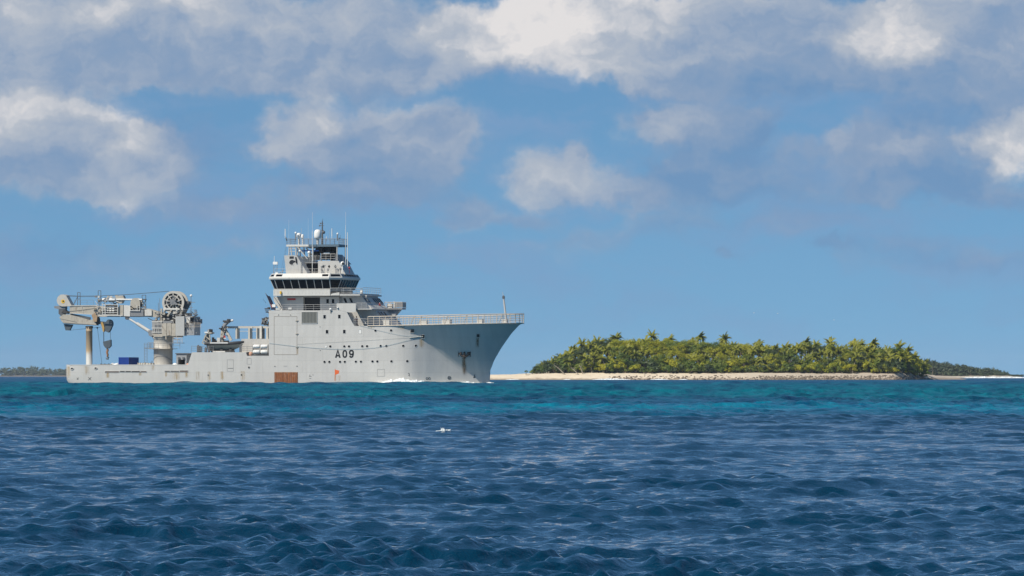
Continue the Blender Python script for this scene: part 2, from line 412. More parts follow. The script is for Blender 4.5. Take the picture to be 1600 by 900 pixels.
def sea_mat():
    m, nt, b = new_mat('sea_water')
    gp = nt.node('ShaderNodeNewGeometry').outputs['Position']
    x, y, z = nt.sep(gp)
    # colour of the water body: deep lagoon, a reef flat, deeper channel beyond
    inv = nt.math('DIVIDE', 13778.0, nt.math('MAXIMUM', y, 60.0))
    wn = nt.noise(nt.comb(nt.math('MULTIPLY', x, 0.02), nt.math('MULTIPLY', y, 0.010), 0.0), 1.0, 5, 0.6)
    wn2 = nt.noise(nt.comb(nt.math('MULTIPLY', x, 0.12), nt.math('MULTIPLY', y, 0.03), 3.0), 1.0, 4, 0.6)
    q = nt.math('ADD', inv, nt.math('MULTIPLY', nt.math('SUBTRACT', wn, 0.5), 34.0))
    q = nt.math('ADD', q, nt.math('MULTIPLY', nt.math('SUBTRACT', wn2, 0.5), 22.0))
    deep = (0.0010, 0.028, 0.060)
    body = nt.ramp(nt.math('DIVIDE', q, 100.0), [
        (0.00, (0.002, 0.045, 0.12)), (0.09, (0.002, 0.065, 0.135)), (0.15, (0.001, 0.090, 0.145)), (0.33, (0.001, 0.110, 0.155)),
        (0.385, (0.006, 0.055, 0.105)), (0.44, (0.004, 0.085, 0.15)), (0.50, (0.002, 0.15, 0.235)), (0.56, (0.002, 0.12, 0.20)),
        (0.62, (0.0015, 0.038, 0.075)), (0.80, deep), (1.0, deep)])
    pat = nt.noise(nt.comb(nt.math('MULTIPLY', x, 0.05), nt.math('MULTIPLY', y, 0.02), 7.0), 1.0, 4, 0.6)
    body = nt.mix(nt.math('MULTIPLY', nt.smooth(pat, 0.5, 0.75), 0.4), body, (0.004, 0.048, 0.090))
    # coral and sand patches, plus far ripples' light and dark put into the colour
    st1 = nt.noise(nt.comb(nt.math('MULTIPLY', x, 0.42), nt.math('MULTIPLY', y, 0.05), 1.0), 1.0, 6, 0.7)
    st2 = nt.noise(nt.comb(nt.math('MULTIPLY', x, 0.07), nt.math('MULTIPLY', y, 0.02), 9.0), 1.0, 4, 0.6)
    sf = nt.math('ADD', nt.smooth(st1, 0.30, 0.70, 0.40, 1.55), nt.math('MULTIPLY', nt.math('SUBTRACT', st2, 0.5), 0.8))
    far_mask = nt.smooth(y, 170.0, 260.0)
    sf = nt.math('ADD', nt.math('MULTIPLY', nt.math('SUBTRACT', sf, 1.0), far_mask), 1.0)
    body = nt.vmath('MULTIPLY', body, nt.comb(sf, sf, nt.math('MULTIPLY_ADD', sf, 0.7, 0.3)))
    nt.put(b.inputs['Base Color'], body)
    rg = nt.smooth(y, 60.0, 560.0, 0.02, 0.40)     # waves too small to model far off act as roughness
    nt.put(b.inputs['Roughness'], rg)
    b.inputs['IOR'].default_value = 1.333
    # small ripples that ride on the modelled waves
    bp = nt.node('ShaderNodeBump')
    bp.inputs['Distance'].default_value = 0.06
    r1 = nt.noise(nt.vmath('MULTIPLY', gp, (1.0, 0.75, 1.0)), 3.4, 5, 0.62, dist=0.4)
    r2 = nt.noise(nt.vmath('MULTIPLY', gp, (1.0, 0.8, 1.0)), 0.9, 4, 0.6, dist=0.3)
    r0 = nt.noise(nt.vmath('MULTIPLY', gp, (1.0, 0.7, 1.0)), 10.0, 3, 0.6, dist=0.5)
    h = nt.math('ADD', nt.math('MULTIPLY', r1, 1.0), nt.math('MULTIPLY', r2, nt.smooth(y, 60.0, 700.0, 1.2, 6.0)))
    h = nt.math('ADD', h, nt.math('MULTIPLY', r0, 0.35))
    nt.put(bp.inputs['Height'], h)
    bp.inputs['Strength'].default_value = 0.85
    nt.l.new(bp.outputs[0], b.inputs['Normal'])
sea_mat()

# ---------------------------------------------------------------- mesh builder
BASE = {}      # local origin of each thing, in ship coordinates

class MB:
    def __init__(self):
        self.v = []; self.f = []; self.m = []; self.s = []
    def add(self, vs_, fs, mi=0, smooth=False):
        o = len(self.v)
        self.v.extend([tuple(p) for p in vs_])
        for f in fs:
            self.f.append(tuple(i + o for i in f)); self.m.append(mi); self.s.append(smooth)
        return self
    def box(self, a, b, mi=0):
        x0, y0, z0 = [min(a[i], b[i]) for i in range(3)]
        x1, y1, z1 = [max(a[i], b[i]) for i in range(3)]
        vs_ = [(x0,y0,z0),(x1,y0,z0),(x1,y1,z0),(x0,y1,z0),(x0,y0,z1),(x1,y0,z1),(x1,y1,z1),(x0,y1,z1)]
        return self.add(vs_, [(0,3,2,1),(4,5,6,7),(0,1,5,4),(1,2,6,5),(2,3,7,6),(3,0,4,7)], mi)
    def prism(self, pts, ext, mi=0):
        n = len(pts)
        e = Vector(ext)
        a = [Vector(p) for p in pts]
        vs_ = a + [p + e for p in a]
        fs = [tuple(range(n)), tuple(range(2*n-1, n-1, -1))]
        fs += [(i, i+n, (i+1) % n + n, (i+1) % n) for i in range(n)]
        return self.add(vs_, fs, mi)
    def beam(self, p0, p1, w, h=None, mi=0, up=(0,0,1)):
        h = h or w
        p0, p1 = Vector(p0), Vector(p1)
        d = (p1 - p0)
        if d.length < 1e-6: return self
        d.normalize()
        u = Vector(up)
        if abs(d.dot(u)) > 0.95: u = Vector((1, 0, 0))
        r = d.cross(u).normalized(); u = r.cross(d).normalized()
        q = [(-w/2,-h/2),(w/2,-h/2),(w/2,h/2),(-w/2,h/2)]
        vs_ = [p0 + r*a + u*b for a, b in q] + [p1 + r*a + u*b for a, b in q]
        return self.add(vs_, [(3,2,1,0),(4,5,6,7),(0,1,5,4),(1,2,6,5),(2,3,7,6),(3,0,4,7)], mi)
    def tube(self, p0, p1, r0, r1=None, n=8, mi=0, caps=True):
        r1 = r0 if r1 is None else r1
        return self.path([p0, p1], [r0, r1], n, mi, caps)
    def path(self, pts, rad, n=6, mi=0, caps=True):
        pts = [Vector(p) for p in pts]
        if not isinstance(rad, (list, tuple)): rad = [rad] * len(pts)
        vs_ = []; fs = []
        ref = Vector((0, 0, 1))
        for i, p in enumerate(pts):
            d = (pts[min(i+1, len(pts)-1)] - pts[max(i-1, 0)])
            d = d.normalized() if d.length > 1e-9 else Vector((1,0,0))
            u = ref if abs(d.dot(ref)) < 0.9 else Vector((0, 1, 0))
            a = d.cross(u).normalized(); b = a.cross(d).normalized()
            for k in range(n):
                t = 2*math.pi*k/n
                vs_.append(p + (a*math.cos(t) + b*math.sin(t)) * rad[i])
        for i in range(len(pts)-1):
            for k in range(n):
                fs.append((i*n+k, i*n+(k+1) % n, (i+1)*n+(k+1) % n, (i+1)*n+k))
        self.add(vs_, fs, mi, True)
        if caps:
            self.add(vs_[:n], [tuple(range(n-1, -1, -1))], mi)
            self.add(vs_[-n:], [tuple(range(n))], mi)
        return self
    def disc(self, c, nrm, r, depth, n=16, mi=0):
        nrm = Vector(nrm).normalized(); c = Vector(c)
        return self.tube(c - nrm*depth/2, c + nrm*depth/2, r, r, n, mi)
    def lathe(self, c, prof, n=16, mi=0):
        """profile of (radius, height) turned about the vertical"""
        c = Vector(c); vs_ = []; fs = []
        for r, h in prof:
            for k in range(n):
                t = 2*math.pi*k/n
                vs_.append((c.x + r*math.cos(t), c.y + r*math.sin(t), c.z + h))
        for i in range(len(prof)-1):
            for k in range(n):
                fs.append((i*n+k, i*n+(k+1) % n, (i+1)*n+(k+1) % n, (i+1)*n+k))
        return self.add(vs_, fs, mi, True)
    def ball(self, c, r, n=12, mi=0, sq=(1,1,1)):
        c = Vector(c); vs_ = []; fs = []
        m = max(5, n//2)
        for i in range(m+1):
            ph = math.pi*i/m
            for k in range(n):
                t = 2*math.pi*k/n
                vs_.append((c.x + r*sq[0]*math.sin(ph)*math.cos(t), c.y + r*sq[1]*math.sin(ph)*math.sin(t), c.z + r*sq[2]*math.cos(ph)))
        for i in range(m):
            for k in range(n):
                fs.append((i*n+k, (i+1)*n+k, (i+1)*n+(k+1) % n, i*n+(k+1) % n))
        return self.add(vs_, fs, mi, True)
    def mesh(self, name, mats, base=(0,0,0), recalc=True):
        me = bpy.data.meshes.new(name)
        b = Vector(base)
        me.from_pydata([(p[0]-b[0], p[1]-b[1], p[2]-b[2]) for p in self.v], [], self.f)
        for m in (mats if isinstance(mats, (list, tuple)) else [mats]):
            me.materials.append(MAT[m])
        me.polygons.foreach_set('material_index', self.m)
        me.polygons.foreach_set('use_smooth', self.s)
        if recalc:
            bm = bmesh.new(); bm.from_mesh(me)
            bmesh.ops.recalc_face_normals(bm, faces=bm.faces)
            bm.to_mesh(me); bm.free()
        me.update()
        return me
    def build(self, name, mats, parent, recalc=True):
        me = self.mesh(name, mats, BASE.get(parent.name, (0,0,0)) if parent else (0,0,0), recalc)
        return put(name, me, parent)

def put(name, me, parent=None):
    o = bpy.data.objects.new(name, me)
    COL.objects.link(o)
    if parent is not None:
        o.parent = parent
        if parent.name in BASE: BASE[o.name] = BASE[parent.name]
    return o

def tag(o, label, cat=None, group=None, kind=None):
    if label: o['label'] = label
    if cat: o['category'] = cat
    if group: o['group'] = group
    if kind: o['kind'] = kind
    return o

# ---------------------------------------------------------------- the sea
def build_sea():
    rng = np.random.default_rng(11)
    d = []
    y = 14.0
    while y < 38: d.append(y); y += 0.8
    while y < 1150: d.append(y); y += max(0.065, min(0.0019*y, 0.23), 0.0016 * (y-230))
    while y < 12300: d.append(y); y *= 1.012
    d = np.array(d)
    inner = np.linspace(-0.108, 0.108, 340)
    ext = 0.108 + 0.9 * np.linspace(0, 1, 22)[1:] ** 2.2
    a = np.concatenate([-ext[::-1], inner, ext])
    nr, nc = len(d), len(a)
    Y = np.repeat(d[:, None], nc, 1).astype(np.float32)
    X = (d[:, None] * a[None, :]).astype(np.float32)
    step = np.gradient(d).astype(np.float32)
    lat = np.gradient(a)[None, :] * d[:, None]
    res = np.maximum(step[:, None], lat).astype(np.float32)
    resr = step
    Z = np.zeros_like(X); DX = np.zeros_like(X); DY = np.zeros_like(X)
    n = 150
    lam = np.exp(np.linspace(math.log(0.13), math.log(8.0), n)) * rng.uniform(0.93, 1.07, n)
    mean = math.atan2(-0.80, 0.60)
    # gustiness: patches of steeper and flatter water
    gust = np.zeros_like(X)
    for k in range(16):
        L = math.exp(rng.uniform(math.log(2.6), math.log(22))); t = rng.uniform(0, 6.283)
        gust += 0.34 * np.cos((X*math.cos(t) + Y*math.sin(t)*0.7) * (6.283/L) + rng.uniform(0, 6.283))
    gust = np.clip(1.0 + 0.36*gust, 0.58, 1.9).astype(np.float32)
    for i in range(n):
        k = 2*math.pi/lam[i]
        spread = 0.45 if lam[i] > 2.5 else 0.85
        t = mean + rng.normal(0, spread)
        cx, cy = math.cos(t), math.sin(t)
        # slope share: strongest between one and four metres
        sl = 0.042 * math.exp(-((math.log(lam[i]/0.31))/0.98)**2) + 0.005
        if lam[i] > 6: sl *= 0.8
        amp = sl / k
        w = np.clip(lam[i] / (2.2 * resr) - 0.8, 0, 1)[:, None].astype(np.float32)
        if lam[i] > 0.85: w = w * (1 + 2.4*np.clip((d-130)/320, 0, 1))[:, None].astype(np.float32)
        rows = np.where(w[:, 0] > 0)[0]
        if len(rows) == 0: continue
        r1 = rows[-1] + 1
        r0 = rows[0]
        ph = (X[r0:r1]*cx + Y[r0:r1]*cy) * k + rng.uniform(0, 6.283)
        c = np.cos(ph) * w[r0:r1] * amp
        s = np.sin(ph) * w[r0:r1] * amp
        Z[r0:r1] += c
        DX[r0:r1] -= 0.85 * s * cx
        DY[r0:r1] -= 0.85 * s * cy
    # a longer swell runs in the deeper water beyond the reef
    sw = np.clip((Y-120)/600, 0.12, 1.0)
    swell = np.zeros_like(X)
    for k in range(9):
        L = rng.uniform(9, 32); t = mean + rng.normal(0, .5)
        swell += 0.020*L/6.283*np.cos((X*math.cos(t)+Y*math.sin(t))*6.283/L + rng.uniform(0, 6.283)) * np.clip(L/(4*resr)-.6, 0, 1)[:, None]
    sg = np.maximum(Z[:, 30:-30].std(1), 0.01)[:, None]
    gust = gust*1.32
    Z *= gust; DX *= gust; DY *= gust
    zn = np.clip(Z/sg, -2.6, 2.6)
    Z = Z + sg*0.16*(zn*zn - 1)          # steeper crests, flatter troughs
    far = np.clip((12000 - Y) / 9000, 0.15, 1)
    Z = (Z + swell*sw) * far
    P = np.stack([X + DX, Y + DY, Z], -1).reshape(-1, 3).astype(np.float32)
    i = np.arange(nr*nc).reshape(nr, nc)
    q = np.stack([i[:-1, :-1], i[:-1, 1:], i[1:, 1:], i[1:, :-1]], -1).reshape(-1, 4)
    me = bpy.data.meshes.new('sea')
    me.vertices.add(len(P)); me.vertices.foreach_set('co', P.ravel())
    me.loops.add(q.size); me.loops.foreach_set('vertex_index', q.ravel().astype(np.int32))
    me.polygons.add(len(q))
    me.polygons.foreach_set('loop_start', np.arange(0, q.size, 4, dtype=np.int32))
    me.polygons.foreach_set('loop_total', np.full(len(q), 4, dtype=np.int32))
    me.polygons.foreach_set('use_smooth', np.ones(len(q), dtype=bool))
    me.materials.append(MAT['sea_water'])
    me.update(calc_edges=True)
    o = put('sea', me)
    tag(o, 'choppy dark blue lagoon water with a turquoise reef band', kind='structure')
    return P.reshape(nr, nc, 3), d, a
SEA_P, SEA_D, SEA_A = build_sea()
def sea_z(x, y):
    r = int(np.clip(np.searchsorted(SEA_D, y), 1, len(SEA_D)-1)); c = int(np.clip(np.searchsorted(SEA_A, x/y), 1, len(SEA_A)-1))
    return float(SEA_P[r, c, 2])

def wpt(px, py, Y):
    """world point seen at a picture position at the distance Y"""
    return Vector(((px-800)/F*Y, Y, CAM_H + (HOR-py)/F*Y))

def foam_ridge(name, pts, width, height, seed, label):
    """a tumbling crest of foam: a lumpy ridge of small billows along a line"""
    rnd = random.Random(seed)
    m = MB()
    n = len(pts)
    L = sum((Vector(pts[i+1])-Vector(pts[i])).length for i in range(n-1))
    nu = max(12, int(L / max(0.10, width*0.10))); nv = 9
    nu = min(nu, 260)
    vs_ = []; fs = []
    cum = [0]
    for i in range(n-1): cum.append(cum[-1] + (Vector(pts[i+1])-Vector(pts[i])).length)
    for iu in range(nu+1):
        s = L*iu/nu
        k = max(i for i in range(n) if cum[i] <= s+1e-6); k = min(k, n-2)
        t = (s-cum[k])/max(1e-6, cum[k+1]-cum[k])
        p = Vector(pts[k]).lerp(Vector(pts[k+1]), t)
        d = (Vector(pts[k+1])-Vector(pts[k])); d.z = 0; d.normalize()
        r = Vector((d.y, -d.x, 0))
        hs = height[k]*(1-t) + height[k+1]*t
        for iv in range(nv+1):
            q = iv/nv*2-1
            w = width*(0.6+0.5*min(1, hs))
            g = max(0.0, 1-abs(q)**1.6)
            pos = p + r*q*w
            nz = mnoise.fractal(Vector((pos.x*1.3+seed, pos.y*1.3, iu*0.11)), 0.9, 2.1, 5)
            nb = mnoise.noise(Vector((s*0.35+seed, 0, 0)))
            z = p.z + hs*g*(0.85+0.25*nb+0.35*nz) - 0.10
            pos = pos + r*0.3*width*nz + d*0.15*mnoise.noise(Vector((pos.x*3, pos.y*3, 5)))
            vs_.append((pos.x, pos.y, z))
    for iu in range(nu):
        for iv in range(nv):
            a = iu*(nv+1)+iv
            fs.append((a, a+1, a+nv+2, a+nv+1))
    m.add(vs_, fs, 0, True)
    # thrown drops and clots
    for _ in range(int(nu*0.6)):
        iu = rnd.randrange(nu); b = vs_[iu*(nv+1)+rnd.randrange(2, nv-1)]
        rr = rnd.uniform(0.015, 0.05)*max(0.5, width)
        m.ball((b[0]+rnd.uniform(-.2,.2)*width, b[1]+rnd.uniform(-.2,.2)*width, b[2]+rnd.uniform(0, 0.22)*max(height)), rr, 5)
    o = m.build(name, 'foam', None, False)
    return tag(o, label, kind='stuff')

# ---------------------------------------------------------------- the island
IY = 2210.0
def shore_y(x):
    px = 800 + x/IY*F
    c = 0.0
    if px < 830: c += (830-px)*0.10
    if px > 1400: c += (px-1400)*0.9
    return IY + c + 3.0*mnoise.noise(Vector((x*0.04, 0, 0))) + 1.2*mnoise.noise(Vector((x*0.2, 3, 0)))
def ground_z(x, y):
    t = y - shore_y(x)
    px = 800 + x/y*F
    z = np.interp(t, [-30, -6, 0, 4, 12, 22, 45, 110], [-2.5, -0.5, 0.05, 1.1, 2.6, 2.95, 6.0, 6.5])
    e = np.interp(px, [690, 760, 800, 870, 1420, 1455, 1490, 1530], [0.0, 0.7, 0.75, 1.0, 1.0, 0.55, 0.35, 0.0])
    if z > 2.9: z = 2.9 + (z-2.9)*float(np.interp(px, [850, 905, 1400, 1440], [0.0, 1.0, 1.0, 0.2]))
    z = (z + 0.5) * e - 0.5 if z > -0.5 else z
    z += 0.22*mnoise.noise(Vector((x*0.12, y*0.12, 0))) + 0.12*mnoise.noise(Vector((x*0.5, y*0.5, 2)))
    return float(z)
def build_island():
    nx, ny = 330, 46
    xs = [ (680 + 880*i/nx - 800)/F*IY for i in range(nx+1)]
    ts = [-25 + 3*j if j < 6 else -7 + (j-6)*1.1 if j < 34 else 24+(j-34)*8 for j in range(ny+1)]
    m = MB(); vs_ = []; fs = []
    for j in range(ny+1):
        for i in range(nx+1):
            x = xs[i]; y = shore_y(x) + ts[j]
            vs_.append((x, y, ground_z(x, y)))
    for j in range(ny):
        for i in range(nx):
            a = j*(nx+1)+i
            fs.append((a, a+1, a+nx+2, a+nx+1))
    m.add(vs_, fs, 0, True)
    o = m.build('island', 'sand', None, False)
    tag(o, 'low island with a pale sand and shingle beach', kind='structure')
build_island()

def rocks():
    rnd = random.Random(5)
    m = MB()
    for _ in range(1200):
        px = rnd.choice([rnd.uniform(1190, 1480), rnd.uniform(950, 1200), rnd.uniform(1190, 1480), rnd.uniform(1190, 1480)])
        x = (px-800)/F*IY
        t = rnd.triangular(-2.0, 7.5, 0.5)
        y = shore_y(x) + t
        r = rnd.uniform(0.12, 0.42) * (1.4 if rnd.random() < .08 else 1)
        c = (x, y, ground_z(x, y) + r*0.2)
        n = 5
        m.ball(c, r, 5, 0, (rnd.uniform(.8, 1.7), rnd.uniform(.8, 1.4), rnd.uniform(.5, .9)))
    o = m.build('shore_rocks', 'rock', None, False)
    tag(o, 'brown rocks and coral rubble strewn along the waterline', kind='stuff')
rocks()

# ---------------------------------------------------------------- trees
def palm_crown_mesh(seed, mat='leaf_palm', nf=28, leaf=0.95, npair=13):
    rnd = random.Random(seed)
    m = MB()
    wind = Vector((0.55, 0.1, 0))
    for k in range(nf):
        az = 2*math.pi*k/nf*2.618 + rnd.uniform(-.3, .3)
        el = R(rnd.uniform(-25, 75)) if k > 3 else R(rnd.uniform(55, 88))
        L = rnd.uniform(2.5, 3.6)
        d = Vector((math.cos(az)*math.cos(el), math.sin(az)*math.cos(el), math.sin(el)))
        p = Vector((0, 0, 0)); pts = [p.copy()]
        steps = 9
        for i in range(steps):
            d = (d + Vector((0, 0, -0.155)) + wind*0.045).normalized()
            p = p + d*(L/steps)
            pts.append(p.copy())
        for i in range(steps):
            a, b = pts[i], pts[i+1]
            w = 0.05*(1-i/steps)+0.012
            side = (b-a).cross(Vector((0, 0, 1))); side = side.normalized() if side.length > 1e-4 else Vector((1, 0, 0))
            m.add([a-side*w, a+side*w, b+side*w*.8, b-side*w*.8], [(0,1,2,3)])
        for j in range(npair):
            t = 0.10 + 0.88*j/(npair-1)
            f = t*steps; i = min(int(f), steps-1)
            q = pts[i].lerp(pts[i+1], f-i)
            tg = (pts[i+1]-pts[i]).normalized()
            side = tg.cross(Vector((0, 0, 1))); side = side.normalized() if side.length > 1e-4 else Vector((1, 0, 0))
            ll = 0.95*leaf*math.sin(math.pi*min(1, 0.18+t*0.80))**0.7*rnd.uniform(.75, 1.1)
            for s in (-1, 1):
                e = (side*s*0.8 + tg*0.45 + Vector((0, 0, -0.55-0.3*rnd.random())) + wind*0.2).normalized()*ll
                wv = tg*0.12
                mid = q + e*0.5
                m.add([q-wv, q+wv, mid+wv*1.25, q+e, mid-wv*1.25], [(0,1,2,3,4)])
    # a few nuts and dry hanging fronds
    for _ in range(5):
        a = rnd.uniform(0, 6.28)
        m.ball((math.cos(a)*.28, math.sin(a)*.28, -.3), .15, 5)
    return m.mesh('palm_crown', mat, recalc=False)

def palm_trunk_mesh(seed, lean):
    rnd = random.Random(seed)
    m = MB(); pts = []; rad = []
    for i in range(9):
        t = i/8
        pts.append((lean*(t**1.7)*1.0 - lean, 0.25*math.sin(t*2.5+seed), (t-1)*9.0))
        rad.append(0.24 - 0.11*t + (0.16 if i == 0 else 0))
    m.path(pts, rad, 6, 0)
    return m.mesh('palm_trunk', 'bark_pale')

def broad_crown_mesh(seed, mat, rx=3.4, ry=3.2, rz=2.6, nclump=26, nleaf=62, size=0.40, flat=0.75):
    rnd = random.Random(seed)
    m = MB(); vs_ = []; fs = []
    for c in range(nclump):
        while True:
            u = Vector((rnd.gauss(0,1), rnd.gauss(0,1), rnd.gauss(0.15,1))).normalized()
            if u.z > -0.55: break
        rr = rnd.uniform(0.55, 1.0)
        cc = Vector((u.x*rx*rr, u.y*ry*rr, u.z*rz*rr))
        cr = rnd.uniform(0.65, 1.25)*rx/3.4
        for k in range(nleaf):
            w = Vector((rnd.gauss(0,1), rnd.gauss(0,1), rnd.gauss(0,1))).normalized()
            p = cc + Vector((w.x*cr, w.y*cr, w.z*cr*flat))*(rnd.random()**0.4)
            nrm = (w + u*0.5 + Vector((0,0,0.5)) + Vector((rnd.uniform(-.6,.6), rnd.uniform(-.6,.6), rnd.uniform(-.6,.6)))).normalized()
            a = nrm.orthogonal().normalized(); b = nrm.cross(a)
            s = size*rnd.uniform(.6, 1.2)
            o = len(vs_)
            vs_ += [p-a*s*.5, p+b*s*.32, p+a*s*.5, p-b*s*.32]
            fs.append((o, o+1, o+2, o+3))
    m.add(vs_, fs)
    return m.mesh('leafy_crown', mat, recalc=False)

def broad_trunk_mesh(seed, h=5.0):
    rnd = random.Random(seed)
    m = MB()
    m.path([(0,0,-h), (0.2,0.1,-h*.6), (0.05,0,-h*.3), (0,0,0.3)], [0.42, 0.3, 0.24, 0.12], 7)
    for k in range(6):
        a = k*1.05 + rnd.uniform(-.3,.3); z0 = -h*rnd.uniform(.15,.5)
        m.path([(0.08,0,z0), (math.cos(a)*1.0, math.sin(a)*1.0, z0+1.0), (math.cos(a)*2.2, math.sin(a)*2.1, z0+1.7+rnd.random())], [0.16, 0.10, 0.03], 5)
    return m.mesh('tree_trunk', 'bark')

PC = [palm_crown_mesh(20+i) for i in range(5)]
PT = [palm_trunk_mesh(i, l) for i, l in enumerate((0.3, 0.9, -0.8, 2.0, -2.2))]
BC = {}
for i, mt in enumerate(('leaf_green', 'leaf_dark', 'leaf_yellow')):
    BC[mt] = [broad_crown_mesh(40+10*i+k, mt) for k in range(3)]
BT = [broad_trunk_mesh(k) for k in range(3)]
SB = {mt: [broad_crown_mesh(90+7*i+k, mt, 1.9, 1.6, 1.15, 14, 60, 0.34, 0.8) for k in range(2)] for i, mt in enumerate(('leaf_green', 'leaf_yellow', 'leaf_dark'))}
def shrub_stem_mesh():
    m = MB()
    for k in range(5):
        a = k*1.256
        m.path([(0.05*math.cos(a), 0.05*math.sin(a), -1.5), (0.4*math.cos(a), 0.4*math.sin(a), -0.5), (0.9*math.cos(a), 0.8*math.sin(a), 0.3)], [0.08, 0.06, 0.02], 5)
    return m.mesh('shrub_stem', 'bark')
SS = shrub_stem_mesh()

def plant(kind, x, y, top, rnd, label, group=None, cat=None, variant=None, lean=None, sc=None, base_z=None):
    """set one plant with its foot on the ground so that its highest leaves reach the given height"""
    g = (ground_z(x, y) if base_z is None else base_z) - 0.12
    e = bpy.data.objects.new({'palm': 'palm_tree', 'broad': 'broadleaf_tree', 'shrub': 'shrub'}[kind], None)
    e.empty_display_size = 0.5
    COL.objects.link(e)
    e.location = (x, y, g)
    e.rotation_euler = (0, 0, rnd.uniform(0, 6.28) if kind != 'palm' else rnd.uniform(-0.5, 0.5))
    h = max(1.0, top - g)
    if kind == 'palm':
        s = (sc or rnd.uniform(0.85, 1.08))*0.94
        hc = max(2.0, h - 1.9*s)
        li = rnd.randrange(3) if lean is None else lean
        t = put('trunk', PT[li], e); t.location = (0, 0, hc); t.scale = (s, s, hc/9.0)
        # the trunk mesh ends at the crown: shift so that its foot is at the root
        off = (0.3, 0.9, -0.8, 2.0, -2.2)[li]*s
        t.location = (off, 0, hc)
        c = put('crown', rnd.choice(PC), e); c.location = (off, 0, hc); c.scale = (s, s, s)
        c.rotation_euler = (0, 0, rnd.uniform(-0.6, 0.6))
        cat = cat or 'palm tree'
    elif kind == 'broad':
        mt = variant or rnd.choice(('leaf_green', 'leaf_green', 'leaf_dark', 'leaf_yellow'))
        s = sc or min(1.25, max(0.45, h/8.5*rnd.uniform(.85, 1.15)))
        cz = h - 2.9*s
        c = put('crown', rnd.choice(BC[mt]), e); c.location = (0, 0, cz); c.scale = (s*rnd.uniform(.9, 1.2), s*rnd.uniform(.9, 1.2), s)
        t = put('trunk', rnd.choice(BT), e); t.location = (0, 0, cz); t.scale = (s, s, max(0.1, cz/5.0))
        cat = cat or 'tree'
    else:
        mt = variant or rnd.choice(('leaf_green', 'leaf_yellow', 'leaf_dark', 'leaf_green'))
        s = sc or max(0.5, h/2.7)
        c = put('foliage', rnd.choice(SB[mt]), e); c.location = (0, 0, h-1.45*s); c.scale = (s*rnd.uniform(1, 1.3), s, s)
        t = put('stem', SS, e); t.location = (0, 0, h-1.45*s); t.scale = (s, s, max(0.1, (h-1.45*s)/1.5))
        cat = cat or 'shrub'
    return tag(e, label, cat, group)

SIL = [(834,576),(842,569),(852,563),(868,559),(880,552),(895,543),(910,536),(930,530),(950,527),(975,527),(1000,527),(1020,527),(1045,528),(1070,529),(1095,530),
       (1120,533),(1150,533),(1180,535),(1215,540),(1240,538),(1260,533),(1290,537),(1320,541),(1350,539),(1375,541),(1400,541),(1425,549),(1438,558),(1446,570)]
def sil(px): return float(np.interp(px, [a for a, b in SIL], [b for a, b in SIL]))
def top_z(py, Y): return CAM_H + (HOR-py)/F*Y

